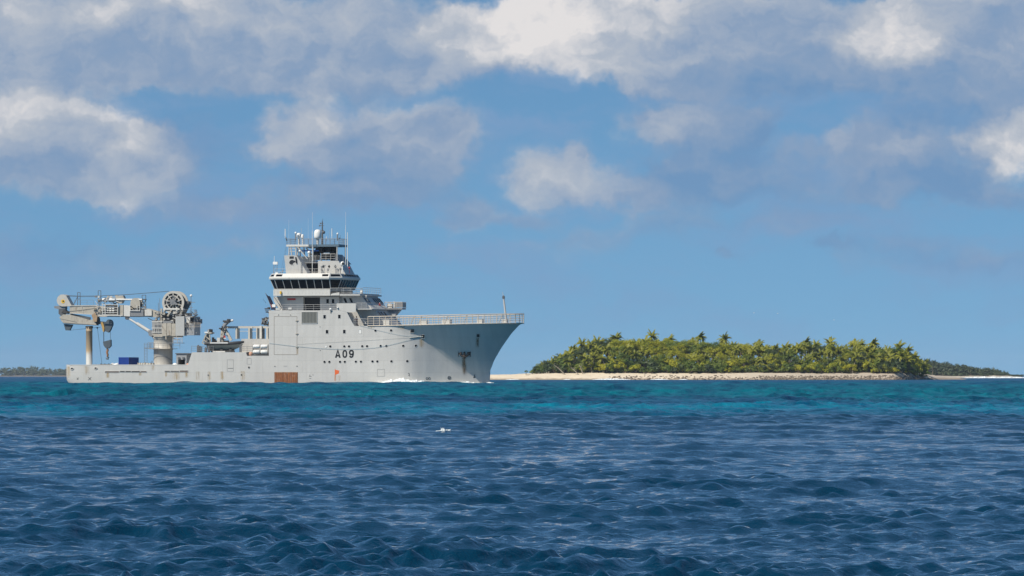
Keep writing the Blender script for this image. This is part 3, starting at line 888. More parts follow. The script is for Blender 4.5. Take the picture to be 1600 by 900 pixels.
def zone(px):
    if px < 960: return 'left'
    if px < 1175: return 'middle'
    return 'right'
def build_trees():
    rnd = random.Random(77)
    # --- palms that stand out, one by one: picture column and row of the crown top, distance behind the shore
    singles = [
        (1018, 517, 52, 0, 'lone tall palm rising highest above the middle of the island canopy'),
        (959, 521, 46, 1, 'tall palm topping the skyline left of the highest palm'),
        (1045, 523, 50, 0, 'stocky palm on the skyline just right of the highest palm'),
        (1097, 519, 55, 2, 'palm breaking the skyline over the middle of the island'),
        (1128, 522, 48, 1, 'bushy palm on the skyline right of the island middle'),
        (1080, 528, 52, 0, 'short palm head between the two skyline palms mid island'),
        (929, 527, 38, 1, 'leftmost tall palm standing clear of the left slope of the canopy'),
        (906, 530, 36, 1, 'palm head on the left canopy slope above the leaning trunks'),
        (890, 541, 34, 1, 'outermost palm on the left slope of the canopy'),
        (1188, 531, 46, 2, 'gap palm rising over the canopy dip right of the island middle'),
        (1258, 527, 44, 0, 'tall dense palm left of the slim trunk palms on the right half'),
        (1296, 529, 40, 0, 'palm with straight visible trunk on the right half of the island'),
        (1277, 533, 48, 2, 'palm head between two taller palms right of the island middle'),
        (1331, 530, 40, 1, 'round headed palm on the right skyline with sky on both sides'),
        (1347, 531, 38, 2, 'slim palm with bare trunk in the gap of the right skyline'),
        (1363, 529, 42, 0, 'tallest slim palm near the right end of the island'),
        (1402, 535, 36, 1, 'dense palm cluster head above the dark round bush'),
        (1430, 550, 26, 2, 'last palm at the right end of the island'),
        (1225, 537, 44, 1, 'palm in the yellow green stand right of the island middle'),
        (1417, 541, 30, 0, 'palm second from the right end of the island'),
    ]
    for px, py, t, ln, lab in singles:
        x = (px-800)/F*(IY+t); Y = shore_y(x)+t
        plant('palm', (px-800)/F*Y, Y, top_z(py, Y), rnd, lab, 'palms on the island skyline', lean=ln, sc=1.08)
    # --- palms leaning over the left beach with bare trunks
    for px, py, t, ln, lab in [
        (925, 556, 13, 4, 'palm with pale bare trunk leaning left over the left beach'),
        (927, 549, 15, 0, 'upright pale trunked palm at the edge of the left beach'),
        (948, 553, 14, 4, 'leaning palm right of the upright trunk on the left beach'),
        (938, 546, 17, 2, 'palm with grey trunk behind the beach edge trunks'),
        (896, 558, 14, 4, 'low leaning palm at the left end of the beach trunks'),
        (990, 548, 18, 1, 'tan fronded palm standing before the middle bushes'),
        (979, 539, 24, 0, 'slender palm with sunlit fronds above the tan palm'),
        (1313, 556, 15, 0, 'short palm at the beach edge on the right half'),
        (1332, 552, 13, 3, 'young palm with dry brown fronds by the bright sand patch'),
        (1299, 540, 20, 0, 'palm with pale trunk before the dark thicket on the right half'),
        (1410, 549, 14, 2, 'palm with brown hanging fronds beside the dark round bush')]:
        x = (px-800)/F*(IY+t); Y = shore_y(x)+t
        plant('palm', (px-800)/F*Y, Y, top_z(py, Y), rnd, lab, 'palms along the beach edge', lean=ln, sc=0.95)
    # --- distinct bushes
    for kind, px, py, t, var, sc, lab in [
        ('broad', 1385, 563, 13, 'leaf_dark', 0.95, 'dark rounded bush at the right end of the beach'),
        ('broad', 874, 552, 30, 'leaf_dark', 0.62, 'dark pointed tree at the left end of the woods'),
        ('shrub', 822, 578, 10, 'leaf_green', 0.42, 'tiny lone shrub on the bare left sand spit'),
        ('broad', 852, 562, 20, 'leaf_dark', 0.62, 'outermost dark tree on the left sand spit'),
        ('shrub', 838, 571, 16, 'leaf_dark', 0.8, 'low dark bush at the very left edge of the woods'),
        ('broad', 1348, 548, 20, 'leaf_dark', 0.8, 'dark tree left of the dark rounded bush'),
        ('broad', 1024, 540, 30, 'leaf_green', 0.85, 'deep green tree amid the yellow green canopy')]:
        x = (px-800)/F*(IY+t); Y = shore_y(x)+t
        plant(kind, (px-800)/F*Y, Y, top_z(py, Y), rnd, lab, variant=var, sc=sc)
    # --- the rest of the woods, row behind row
    rows = [(14, 0.0, 8.5, 'shrub', (2.2, 4.2)), (17, 3.0, 9.0, 'shrub', (3.2, 6.2)), (20, 1.0, 12, 'mix', (5.5, 8.0)),
            (24, 6.0, 10, 'shrub', (4.2, 6.5)), (26, 4.0, 12, 'mix', (7.0, 10.5)), (33, 2.0, 12, 'mix', (9.0, 13.0)), (42, 5.0, 12, 'mix', (11, 16.0)), (52, 1.0, 14, 'mix', (13, 19))]
    marks = [(838, 'the low dark bush'), (874, 'the dark pointed tree'), (890, 'the outermost slope palm'), (927, 'the upright beach palm'), (959, 'the left skyline palm'), (990, 'the tan fronded palm'),
             (1018, 'the highest palm'), (1045, 'the stocky palm'), (1097, 'the mid skyline palm'), (1128, 'the bushy skyline palm'), (1188, 'the gap palm'), (1225, 'the yellow stand palm'),
             (1258, 'the tall dense palm'), (1296, 'the straight trunk palm'), (1331, 'the round headed palm'), (1363, 'the tallest slim palm'), (1385, 'the dark rounded bush'), (1432, 'the last right palm')]
    made = {}
    order = ('first', 'second', 'third', 'fourth', 'fifth', 'sixth', 'seventh', 'last')
    for ri, (t, off, stepp, kind, (h0, h1)) in enumerate(rows):
        px = 836 + off
        while px < 1446:
            p = px + rnd.uniform(-4, 4)
            x = (p-800)/F*(IY+t); Y = shore_y(x)+t + rnd.uniform(-2, 2)
            x = (p-800)/F*Y
            lim = top_z(sil(p) + rnd.uniform(0, 5), Y)
            top = min(lim, ground_z(x, Y) + rnd.uniform(h0, h1))
            z = zone(p)
            if p < 868 and t > 34 or top - ground_z(x, Y) < 1.2:
                px += stepp; continue
            palmy = {'left': 0.62, 'middle': 0.22, 'right': 0.62}[z]
            side = {'left': 'left third', 'middle': 'middle', 'right': 'right half'}[z]
            if kind == 'shrub':
                e = plant('shrub', x, Y, top, rnd, 'shrub', 'beachside shrubs on the %s' % side); what = 'shrub'
            elif rnd.random() < palmy and top - ground_z(x, Y) > 4.5:
                e = plant('palm', x, Y, top, rnd, 'palm', 'palms massed on the %s' % side); what = 'palm'
            else:
                var = rnd.choice(('leaf_yellow', 'leaf_green', 'leaf_yellow')) if z == 'middle' and t > 18 else None
                e = plant('broad', x, Y, top, rnd, 'tree', 'leafy trees on the %s' % side, variant=var); what = 'leafy tree'
            mp, mn = min(marks, key=lambda q: abs(q[0]-p))
            made.setdefault((what, ri, mn, 'left' if p < mp else 'right'), []).append((abs(p-mp), e))
            px += stepp*rnd.uniform(.8, 1.25)
    for (what, ri, mn, sd_), lst in made.items():
        lst.sort(key=lambda q: q[0])
        for k, (_, e) in enumerate(lst):
            e['label'] = '%s in the %s row from the beach, %s %s of %s' % (what, order[ri], ('just', 'farther', 'well', 'far')[min(k, 3)], sd_, mn)
build_trees()

def driftwood():
    rnd = random.Random(3)
    for i, (px, t, L, lab) in enumerate([(884, 9, 6.5, 'bleached dead trunk leaning over the left beach'), (905, 9, 4.5, 'dead grey branch on the left beach sand'), (911, 10, 4.0, 'short bleached stump beside the leaning palms')]):
        x = (px-800)/F*(IY+t); y = shore_y(x)+t
        z = ground_z(x, y)
        e = bpy.data.objects.new('dead_trunk', None); COL.objects.link(e); e.location = (x, y, z)
        m = MB()
        d = Vector((-0.75, 0.1, 0.6)) if i != 2 else Vector((-.35, 0, .9))
        m.path([(0,0,-.2), d*L*.35, d*L*.7+Vector((0,0,.2)), d*L], [0.22, .18, .12, .05], 6)
        m.build('stem', 'bark_pale', e)
        b = MB()
        for k in range(4):
            s = d*L*(.4+.13*k)
            b.path([s, s+Vector((rnd.uniform(-1,1), rnd.uniform(-.5,.5), rnd.uniform(.2,1)))*1.0, s+Vector((rnd.uniform(-1.4,1), 0, rnd.uniform(.6,1.2)))*1.4], [.08,.05,.02], 5)
        b.build('branch', 'bark_pale', e)
        tag(e, lab, 'dead tree')
driftwood()

def far_wood(name, Y, px0, px1, silh, n, label, seed, mat, shore, smat='sand_far'):
    """a far shore: one strip of ground and one mass of trees"""
    rnd = random.Random(seed)
    g = MB()
    N = 60
    vs_ = []; fs = []
    for i in range(N+1):
        px = px0 + (px1-px0)*i/N
        x = (px-800)/F*Y
        e = min(1, (i+0.3)/5, (N-i+0.3)/5)
        for t, z in ((-30, -0.6), (0, 0.1), (12, 1.2*e), (30, 2.0*e), (160, 2.2*e)):
            vs_.append((x*(1+0), Y+t, z + 0.25*mnoise.noise(Vector((x*.03, t, 0)))))
    for i in range(N):
        for j in range(4):
            a = i*5+j
            fs.append((a, a+5, a+6, a+1))
    g.add(vs_, fs, 0, True)
    o = g.build(shore, smat, None, False)
    tag(o, 'thin pale strand under the %s' % name.replace('_', ' '), kind='structure')
    crown = [palm_crown_mesh(300+i, mat, 15, 1.15, 8) for i in range(2)]
    bro = [broad_crown_mesh(310+i, mat, nclump=14, nleaf=34, size=0.75) for i in range(2)]
    co = []; fa = []; base = 0
    def take(me, loc, sc, rz):
        nonlocal base
        a = np.empty(len(me.vertices)*3, dtype=np.float32); me.vertices.foreach_get('co', a); a = a.reshape(-1, 3)*np.array(sc)
        c, s = math.cos(rz), math.sin(rz)
        a = a @ np.array([[c, s, 0], [-s, c, 0], [0, 0, 1]]) + np.array(loc)
        co.append(a)
        fa.extend([tuple(i+base for i in p.vertices) for p in me.polygons])
        base += len(a)
    tr = MB()
    for k in range(n):
        px = px0 + (px1-px0)*(k+rnd.random())/n
        t = rnd.uniform(18, 75)
        yy = Y + t
        x = (px-800)/F*yy
        tz = top_z(np.interp(px, [a for a, b in silh], [b for a, b in silh]) + rnd.uniform(0, 6), yy)
        h = max(2.0, tz*rnd.uniform(.78, 1.0)); big = Y/4300.0 if Y > 5000 else 1.0
        if rnd.random() < 0.55 and h > 6:
            s = rnd.uniform(1.0, 1.25)*min(big, 1.7)
            take(rnd.choice(crown), (x, yy, h-2*s), (s, s, s), rnd.uniform(0, 6))
            tr.path([(x+rnd.uniform(-1, 1), yy, 1.0), (x, yy, h-2*s)], [.25, .15], 4, 0, False)
        else:
            s = min(1.5*big, h/6.0)
            take(rnd.choice(bro), (x, yy, h-2.6*s), (s*1.2, s, s*1.1), rnd.uniform(0, 6))
            take(rnd.choice(bro), (x+1, yy-2, max(1.6, h*.4-1*s)), (s*1.2, s, s), rnd.uniform(0, 6))
            tr.path([(x, yy, 0.6), (x, yy, h-3*s)], [.3, .2], 4, 0, False)
    me = bpy.data.meshes.new(name)
    nv = base
    allv = np.concatenate(co)
    verts = [tuple(v) for v in allv] + tr.v
    faces = fa + [tuple(i+nv for i in f) for f in tr.f]
    me.from_pydata(verts, [], faces)
    me.materials.append(MAT[mat]); me.materials.append(MAT['bark'])
    me.polygons.foreach_set('material_index', [0]*len(fa) + [1]*len(tr.f))
    me.update()
    o = put(name, me)
    tag(o, label, kind='stuff')
    for c in crown + bro: bpy.data.meshes.remove(c)
paint('sand_far', (0.46, 0.40, 0.32), 0.9, var=0.2, scale=0.05)
far_wood('far_palm_wood', 4300.0, 1405, 1596, [(1400,560),(1440,560),(1460,562),(1480,566),(1520,571),(1550,574),(1572,580),(1580,586),(1600,592)], 190,
         'hazy palm wood on the far point beyond the island', 8, 'leaf_far', 'far_point')
far_wood('distant_wood', 10200.0, -140, 240, [(-140,571),(0,572),(30,572),(60,572),(100,574),(240,574)], 190,
         'pale hazy line of palms on the horizon behind the stern', 9, 'leaf_far', 'distant_shore', 'rock')

# ---------------------------------------------------------------- surf and whitecaps
def surf():
    for i, (a, b, h, lab) in enumerate([(925, 985, 0.5, 'white surf line breaking below the leaning palms'), (1015, 1045, 0.35, 'short surf line at the middle of the beach'),
                                        (880, 892, 0.3, 'small surf patch at the left beach'), (1060, 1075, 0.3, 'small surf patch right of the beach middle'), (790, 812, 0.25, 'surf fleck off the sand spit')]):
        pts = []; hs = []
        for k in range(9):
            px = a + (b-a)*k/8
            x = (px-800)/F*IY; y = shore_y(x)-3.5
            pts.append((x, y, 0.15)); hs.append(h*math.sin(math.pi*(k+.4)/8.8))
        foam_ridge('shore_surf', pts, 1.1, hs, 60+i, lab)
    pts = []; hs = []
    for k in range(15):
        px = 1505 + 110*k/14
        Y = 3600
        pts.append(((px-800)/F*Y, Y, 0.2)); hs.append(1.1*(0.35+0.65*abs(math.sin(k*1.3)))*min(1, k/3+.2))
    foam_ridge('reef_surf', pts, 4.0, hs, 71, 'white surf on the reef off the far point')
surf()
for i, (px, py, w, h, lab) in enumerate([(690, 681, 0.22, 0.10, 'breaking whitecap on the blue water below the bow'), (71, 632, 0.26, 0.07, 'small whitecap on the reef edge below the stern')]):
    Y = CAM_H*F/(py-HOR)
    x = (px-800)/F*Y
    L = 26/F*Y
    best = max(((sea_z(x+0.0, Y+dy), dy) for dy in np.linspace(-3, 3, 25)))
    yy = Y + best[1]
    pts = [(x-L*(.5-k/8), yy+0.1*math.sin(k), sea_z(x-L*(.5-k/8), yy)+0.06) for k in range(9)]
    rnd = random.Random(80+i)
    m = MB()
    for k in range(230):                       # a broken crest: clots and drops thrown up from the ridge
        u = rnd.triangular(0, 1, 0.55)
        f = u*8; j = min(int(f), 7)
        p = Vector(pts[j]).lerp(Vector(pts[j+1]), f-j)
        top = h*(0.25+0.75*max(0.0, math.sin(u*3.14)*(0.6+0.6*math.sin(u*17+i))))
        t = rnd.random()**1.6
        r = (0.030*(1-t)+0.007)*rnd.uniform(.5, 1.2)*w/0.24
        m.ball((p.x+rnd.uniform(-.04, .06), p.y+rnd.uniform(-.1, .1), p.z-.10+top*t), r, 5, 0, (1.5, 1, .8))
    tag(m.build('whitecap', 'foam', None, False), lab, kind='stuff')

# ---------------------------------------------------------------- the ship: frame of reference
TH = R(14.0)
CT, ST = math.cos(TH), math.sin(TH)
LOA = 84.7
def solve_origin():
    """place the stern so that the stern corner and the stem stand where the photograph has them"""
    ua, ub = (100-800)/F, (818-800)/F
    # X = Ox + s*CT + b*ST ; Y = Oy - s*ST + b*CT
    s1, b1, s2, b2 = 0.0, -9.0, LOA, 0.0
    A = np.array([[1, -ua], [1, -ub]])
    r = np.array([ua*(-s1*ST + b1*CT) - (s1*CT + b1*ST), ub*(-s2*ST + b2*CT) - (s2*CT + b2*ST)])
    return np.linalg.solve(A, r)
OX, OY = solve_origin()
SHIP_M = Matrix.Translation((OX, OY, 0)) @ Matrix.Rotation(-TH, 4, 'Z')

def P(px, py, b=-9.0):
    """ship point (forward, to port, up) seen at a picture position when it lies b metres to port"""
    u = (px-800)/F
    s = (u*(OY + b*CT) - OX - b*ST) / (CT + u*ST)
    Y = OY - s*ST + b*CT
    return Vector((s, b, CAM_H + (HOR-py)/F*Y))
def PS(px, b=-9.0): return P(px, 590, b).x
def PZ(py): return P(450, py, 0).z

def thing(name, base, label, cat, group=None):
    e = bpy.data.objects.new(name, None)
    COL.objects.link(e)
    e.matrix_world = SHIP_M @ Matrix.Translation(Vector(base))
    e.empty_display_size = 1.0
    BASE[e.name] = tuple(base)
    return tag(e, label, cat, group)

ship = thing('naval_ship', (0, 0, 0), 'grey naval support ship numbered A09 steaming past the palm island', 'ship')

# ---------------------------------------------------------------- hull form
def smooth_table(xs, ys, k=0.7):
    g = np.linspace(xs[0], xs[-1], 700)
    v = np.interp(g, xs, ys)
    n = max(1, int(k/(g[1]-g[0])))
    ker = np.hanning(2*n+3); ker /= ker.sum()
    pad = np.concatenate([2*v[0]-v[n+1:0:-1], v, 2*v[-1]-v[-2:-n-3:-1]])
    return g, np.convolve(pad, ker, 'valid')
DECK_S = (50, 58, 66, 84.7)
_w = smooth_table([50, 62, 64.5, 66, 68, 70, 73, 76, 78.2, 85], [9, 9, 8.75, 8.3, 7.1, 5.6, 3.6, 1.55, 0.10, 0.0], 1.0)
_k = smooth_table([50, 62, 65.3, 67, 69, 71.2, 74.3, 77.0, 78.4, 79.2, 80.6, 82.4, 84.0, 84.7], [10.45, 10.4, 10.2, 8.9, 7.0, 4.9, 2.4, 1.4, 2.3, 4.4, 6.7, 9.2, 10.9, 11.05], 0.35)
def w_half(s): return float(np.interp(s, *_w)) if s < 78.4 else 0.0
def z_knuckle(s): return min(float(np.interp(s, *_k)), z_deck(s)-0.12)
def z_deck(s): return float(np.interp(s, DECK_S, (10.55, 10.62, 10.75, 11.15)))
def d_half(s):
    if s <= 65: return 9.0
    t = min(1.0, (s-65)/(LOA-65))
    return 9.0*max(0.0, 1 - t**2.5)**0.60
def half(s, z):
    """half breadth of the hull"""
    if s < 50:
        r = 1.6
        b = 9.0
        if s < r: b -= r - math.sqrt(max(0.0, r*r - (r-s)**2))
        return b
    zk, zd, w, d = z_knuckle(s), z_deck(s), w_half(s), d_half(s)
    w = min(w, d)
    if z <= zk: return max(0.0, w - max(0.0, -z)*0.05)
    t = min(1.0, (z-zk)/max(0.05, zd-zk))
    return w + (d-w)*t**1.12
def on_hull(px, py, off=0.0):
    """point on the starboard shell at a picture position, with its outward normal"""
    b = -9.0
    for _ in range(40):
        p = P(px, py, b)
        b = 0.5*b + 0.5*(-half(p.x, p.z))
    p = P(px, py, b)
    e = 0.05
    bs = (half(p.x+e, p.z)-half(p.x-e, p.z))/(2*e); bz = (half(p.x, p.z+e)-half(p.x, p.z-e))/(2*e)
    n = Vector((-bs, -1, -bz)).normalized()
    return p + n*off, n

def build_hull():
    m = MB()
    zt = PZ(570)
    # after body up to the working deck
    ss = [0, 0.15, 0.4, 0.8, 1.2, 1.6, 4, 10, 16, 22, 28, 34, 40, 45, 50]
    zs = [-2.5, -1.2, -0.2, 0.8, 1.8, 2.8, zt]
    for sg in (-1, 1):
        vs_ = []; fs = []
        for s in ss:
            for z in zs:
                cut = 0.10*max(0, 1.2-z)*max(0, 1-s/6.0)     # counter tucked in under the stern
                vs_.append((s + (0.55*max(0, 1.0-z)**1.3 if s < 2 else 0), sg*(half(s, z)-cut), z))
        n = len(zs)
        for i in range(len(ss)-1):
            for j in range(n-1):
                a = i*n+j
                fs.append((a, a+n, a+n+1, a+1))
        m.add(vs_, fs, 0, True)
        # inside of the bulwark aft
    # transom
    vs_ = [(0.55*max(0, 1.0-z)**1.3, sg*(half(0, z)-0.10*max(0, 1.2-z)), z) for z in zs for sg in (-1, 1)]
    m.add(vs_, [(2*i, 2*i+1, 2*i+3, 2*i+2) for i in range(len(zs)-1)], 0)
    # fore body
    sc = list(np.linspace(50, 64, 12)) + list(np.linspace(64.5, 78.2, 34)) + list(np.linspace(78.5, 83.6, 18)) + [84.0, 84.3, 84.5, 84.62, 84.7]
    nlo, nhi = 9, 14
    for sg in (-1, 1):
        vs_ = []; fs = []
        for s in sc:
            zk, zd = z_knuckle(s), z_deck(s)
            z0 = -2.5 if s <= 78.3 else zk
            zz = [z0 + (zk-z0)*i/nlo for i in range(nlo)] + [zk + (zd-zk)*(i/nhi)**1.15 for i in range(nhi+1)]
            for z in zz:
                b = half(s, z)
                if s > 78.3 and z <= zk+1e-6: b = 0.0
                vs_.append((s, sg*b, z))
        n = nlo+nhi+1
        for i in range(len(sc)-1):
            for j in range(n-1):
                a = i*n+j
                fs.append((a, a+n, a+n+1, a+1))
        m.add(vs_, fs, 0, True)
    # foredeck
    sd_ = [s for s in sc if s >= PS(540)]
    vs_ = [(s, sg*d_half(s), z_deck(s)-0.02) for s in sd_ for sg in (-1, 1)]
    m.add(vs_, [(2*i, 2*i+1, 2*i+3, 2*i+2) for i in range(len(sd_)-1)], 1)
    # working deck, half a metre below its bulwark rail
    z = zt-1.0
    m.add([(0.6, -8.4, z), (0.6, 8.4, z), (28, 8.9, z), (28, -8.9, z)], [(0,1,2,3)], 1)
    # bulwark cap aft
    for sg in (-1, 1):
        m.box((1.2, sg*8.78, zt-0.10), (PS(292), sg*9.02, zt+0.04), 0)
    m.box((-0.03, -7.5, zt-0.10), (0.30, 7.5, zt+0.04), 0)
    # inner skin of the aft bulwark
    for sg in (-1, 1):
        m.box((1.5, sg*8.70, z), (PS(292), sg*8.76, zt-0.10), 0)
    # raised side: poop step, raft recess and the tall fore castle, down to the opening at the break
    def slab(pts): m.prism([p if isinstance(p, Vector) else P(p[0], p[1], -9.0) for p in pts], (0, 18.0, 0), 0)
    V_ = lambda s, z: Vector((s, -9.0, z))
    slab([V_(PS(293.5), zt), (300, 550.5), (384, 550.5), (386, 556), (420, 556), V_(PS(420), zt)])
    slab([V_(PS(420), zt), (420, 485), V_(50.0, P(512, 485).z), V_(50.0, zt)])
    zd = z_deck(50)
    slab([V_(50.0, zd), V_(50.0, P(512, 485).z), (530, 485), (542, 488), (551.5, 506.0), V_(PS(554), z_deck(PS(554))), V_(PS(530), z_deck(PS(530)))])
    # bulwark plate that bridges the opening
    for b in (-9.0, 8.85):
        m.prism([P(x, y, -9.0)*1 + Vector((0, b+9.0, 0)) for x, y in [(526, 485.3), (526, 474), (556, 474), (556, 487.5), (542, 487.8), (530, 484.8)]], (0, 0.15, 0), 0)
    # rubbing strake along the side
    o = m.build('hull', ['hull_grey', 'mid_grey'], ship)
    return o
hull = build_hull()

# ---------------------------------------------------------------- things let into the hull side
def hull_patch(name, quad, mat, off=0.01, nu=6, nv=6, parent=None, label=None):
    """a thin sheet that follows the shell inside a picture rectangle"""
    x0, y0, x1, y1 = quad
    me = bpy.data.meshes.new(name)
    vs_ = []; fs = []; uvs = []
    bb = Vector(BASE.get((parent or hull).name, (0,0,0)))
    for j in range(nv+1):
        for i in range(nu+1):
            p, n = on_hull(x0+(x1-x0)*i/nu, y0+(y1-y0)*j/nv, off)
            vs_.append(p-bb); uvs.append((i/nu, 1-j/nv))
    for j in range(nv):
        for i in range(nu):
            a = j*(nu+1)+i
            fs.append((a+nu+1, a+nu+2, a+1, a))
    me.from_pydata(vs_, [], fs)
    uvl = me.uv_layers.new(name='UVMap')
    for l in me.loops: uvl.data[l.index].uv = uvs[l.vertex_index]
    me.polygons.foreach_set('use_smooth', [True]*len(fs))
    me.materials.append(MAT[mat])
    o = put(name, me, parent or hull)
    if label: o['label'] = label
    return o

def porthole(px, py, r=0.26, white=False):
    p, n = on_hull(px, py)
    m = MB()
    t = n.orthogonal().normalized(); b = n.cross(t)
    N = 16
    def ring(rr, h): return [p + n*h + (t*math.cos(2*math.pi*k/N) + b*math.sin(2*math.pi*k/N))*rr for k in range(N)]
    rs = [ring(r*1.22, -0.02), ring(r*1.20, 0.035), ring(r*0.98, 0.03), ring(r*0.93, 0.004)]
    vs_ = [q for rr in rs for q in rr]
    fs = [(i*N+k, i*N+(k+1) % N, (i+1)*N+(k+1) % N, (i+1)*N+k) for i in range(3) for k in range(N)]
    m.add(vs_, fs, 0, True)
    m.add(rs[3], [tuple(range(N))], 1)
    o = m.build('porthole', ['hull_grey', 'white' if white else 'glass'], hull)
    if white: o['label'] = 'porthole closed with a white cover'
for px, py, w in [(509, 541.3, 1), (516, 541.3, 0), (538, 541.3, 0), (545.3, 541.3, 0), (566, 541, 0), (573.5, 541, 0), (594.8, 540.6, 0), (603.6, 540.6, 0), (630, 540.4, 0), (649.8, 540.2, 0),
                  (507, 565.5, 0), (514.6, 565.5, 0), (531.3, 565.4, 0), (538.7, 565.4, 0), (556, 565.2, 0), (564, 565.2, 0), (582, 564.8, 0), (589.6, 564.8, 0), (611.6, 564.6, 0), (636.3, 564.3, 0),
                  (586.6, 516.6, 0), (611, 516.3, 0)]:
    porthole(px, py, 0.22, bool(w))
def rect_port(px, py, w, h, mat='glass', name='side_window', label=None):
    p, n = on_hull(px, py)
    m = MB()
    K = 8.5
    a, c = w/K/2, h/K/2
    pts = lambda aa, cc, off: [p + n*off + Vector((sx*aa, 0, sz*cc)) for sx, sz in ((-1,-1),(1,-1),(1,1),(-1,1))]
    q0, q1, q2, q3 = pts(a*1.25, c*1.18, -0.02), pts(a*1.22, c*1.15, 0.04), pts(a, c, 0.035), pts(a*.97, c*.97, 0.006)
    vs_ = q0+q1+q2+q3
    m.add(vs_, [(i*4+k, i*4+(k+1) % 4, (i+1)*4+(k+1) % 4, (i+1)*4+k) for i in range(3) for k in range(4)], 0)
    m.add(q3, [(0,1,2,3)], 1)
    o = m.build(name, ['hull_grey', mat], hull)
    if label: o['label'] = label
for px, py, mt in [(507.2, 495, 'glass'), (530.2, 494.6, 'glass'), (511, 518.4, 'glass'), (538, 518.2, 'glass'), (562.4, 518.0, 'white')]:
    rect_port(px, py, 3.8, 5.6, mt, 'side_window', 'side window with its lit look painted white' if mt == 'white' else None)  # white pane: the brightness of the lit window is put into its colour

# louvred vent
def louvre():
    p0, p1 = P(471.3, 505.2, -9.0), P(495.7, 487.2, -9.0)
    m = MB()
    for a, b in (((p0.x, p0.z), (p1.x, p0.z)), ((p1.x, p0.z), (p1.x, p1.z)), ((p1.x, p1.z), (p0.x, p1.z)), ((p0.x, p1.z), (p0.x, p0.z))):
        m.beam((a[0], -9.04, a[1]), (b[0], -9.04, b[1]), 0.10, 0.10)
    o = m.build('vent_frame', 'grey', hull)
    m = MB(); m.box((p0.x, -9.02, p0.z), (p1.x, -9.0, p1.z)); m.build('vent_back', 'dark_grey', hull)
    n = 11
    sl = MB()
    x = 0; w = (p1.x-p0.x)/n
    sl.add([(0, -9.025, p0.z+.05), (w*.85, -9.10, p0.z+.05), (w*.85, -9.10, p1.z-.05), (0, -9.025, p1.z-.05), (0, -9.02, p0.z+.05), (w*.85, -9.02, p0.z+.05), (w*.85, -9.02, p1.z-.05), (0, -9.02, p1.z-.05)],
           [(0,1,2,3), (1,5,6,2), (4,5,1,0), (3,2,6,7)])
    me = sl.mesh('slat', 'louvre')
    for k in range(n):
        o = put('slat', me, hull); o.location = (p0.x + w*k + w*.08, 0, 0)
louvre()

